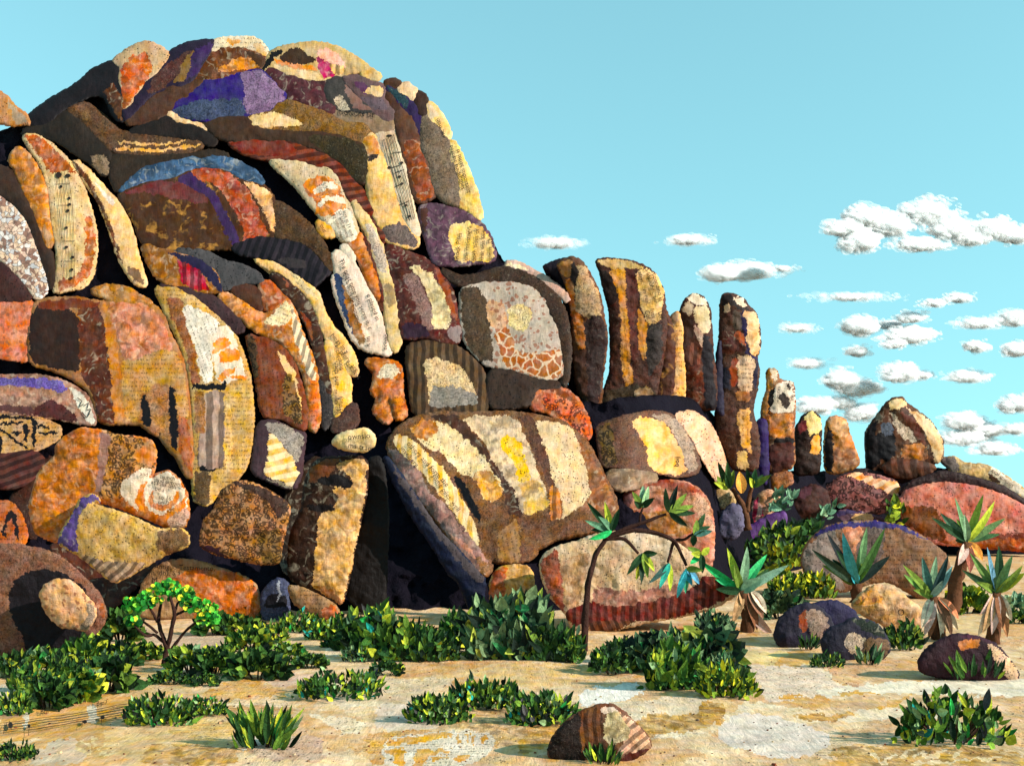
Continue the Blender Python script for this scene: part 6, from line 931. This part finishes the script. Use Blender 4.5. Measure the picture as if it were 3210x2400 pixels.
def cloud(label, tile, puffs, dens=1., D=900.):
    """a heap of lumpy puffs, each with real depth"""
    key = round(dens, 1); xc = float(np.mean([pt(tile, q[0], q[1])[0] for q in puffs]))
    if key not in CLOUD: CLOUD[key] = cloud_mat('cloud_%d' % int(key * 100), key)
    V = []; F = []; k = 0; m = D / FPX; kk = TILE[tile][2]
    for x, y, rx, ry in puffs:
        rx *= 1.15; ry *= 1.3
        n = int(np.clip(rx * ry / 60, 45, 220))
        for i in range(n):
            q = abs(random.gauss(0, .5)); q = q if q < 1.05 else random.random(); a = random.uniform(0, 6.2832)
            c = pt(tile, x + rx * q * math.cos(a), y + ry * q * math.sin(a) * (.8 if math.sin(a) > 0 else 1.))
            r = kk * min(ry, 75) * random.uniform(.22, .55) * (1.2 - .7 * q); s = np.array([random.uniform(1.1, 2.6), random.uniform(1., 2.), random.uniform(.7, 1.1)]) * r * m
            o = pos(c[0], c[1], D + (c[0] - xc) * m * .85 + random.uniform(-1, 1) * ry * kk * m * .2); U = ICV
            b = 1 + .45 * fbm(U[:, 0] * 2.3 + i * 7 + x, U[:, 2] * 2.3 + U[:, 1] * 2 + y, 61, 3)
            V.append(U * s * b[:, None] + o); F += [tuple(q_ + k for q_ in f) for f in ICF]; k += len(U)
    V = np.vstack(V); o = mesh_obj('cloud', V, F, [CLOUD[key]], origin=V.mean(0)); tag(o, label, 'cloud', 'small white clouds in the right half of the sky')
cloud('largest white cloud, heaped high near the right edge', 'J', [(900, 655, 140, 50), (1020, 585, 110, 80), (1000, 740, 130, 75), (1200, 640, 150, 85), (1440, 550, 190, 100), (1600, 655, 160, 85), (1850, 665, 190, 85), (1400, 760, 200, 45), (1720, 725, 160, 45), (2000, 700, 100, 60)], .8)
cloud('long pinkish cloud just above the tallest thin spire', 'J', [(100, 950, 130, 52), (280, 935, 220, 58), (500, 915, 140, 24)], .7)
cloud('thin faint streak below the largest cloud', 'J', [(950, 1100, 370, 32)], .5)
cloud('narrow slanting cloud right of the thin faint streak', 'J', [(1480, 1140, 110, 30), (1640, 1105, 130, 34)], .8)
cloud('rounded cloud at the left of the middle cluster', 'J', [(1000, 1290, 110, 62), (1200, 1280, 100, 35)], .8)
cloud('wispy cloud topping the middle cluster', 'J', [(1340, 1230, 110, 40)], .8)
cloud('bright oval cloud in the middle cluster', 'J', [(1330, 1350, 190, 52), (1230, 1400, 90, 36)], .9)
cloud('small block of cloud below the middle cluster', 'J', [(990, 1450, 95, 38)], .7)
cloud('faint flat cloud right of the tallest thin spire', 'J', [(600, 1300, 140, 34)], .5)
cloud('broad pale cloud touching the right edge', 'J', [(1780, 1270, 170, 40), (2000, 1240, 130, 50)], .6)
cloud('small oval cloud under the broad pale cloud', 'J', [(1760, 1420, 95, 40)], .8)
cloud('little cloud cut by the right edge below the broad pale cloud', 'J', [(2020, 1440, 100, 48)], .8)
cloud('faint low streak right of the newspaper spire', 'J', [(680, 1530, 160, 36)], .5)
cloud('heaped cloud above the short maroon and yellow spire', 'J', [(880, 1635, 110, 62), (1000, 1690, 150, 52)], .8)
cloud('curled cloud above the large pointed boulder', 'J', [(1270, 1590, 120, 64), (1400, 1605, 90, 34)], .8)
cloud('ragged cloud right of the curled cloud', 'J', [(1700, 1615, 170, 42)], .7)
cloud('loose cloud between the short spires and the pointed boulder', 'K', [(720, 150, 130, 52), (900, 130, 100, 44), (1010, 195, 90, 56)], .7)
cloud('soft cloud right of the pointed boulder peak', 'K', [(1680, 250, 140, 58), (1810, 305, 150, 46)], .8)
cloud('soft long cloud low over the right ridge', 'K', [(1690, 355, 200, 52)], .8)
cloud('cloud at the right edge above the ridge stone', 'K', [(2010, 140, 120, 54)], .7)
cloud('lowest pale cloud over the printed ridge stone', 'K', [(1870, 430, 190, 40), (2010, 300, 90, 40)], .7)
cloud('thin grey cloud right of the tall summit', 'H', [(290, 130, 210, 40)], .4)
cloud('small slanting cloud above the widest spire', 'H', [(1150, 110, 190, 38)], .5)
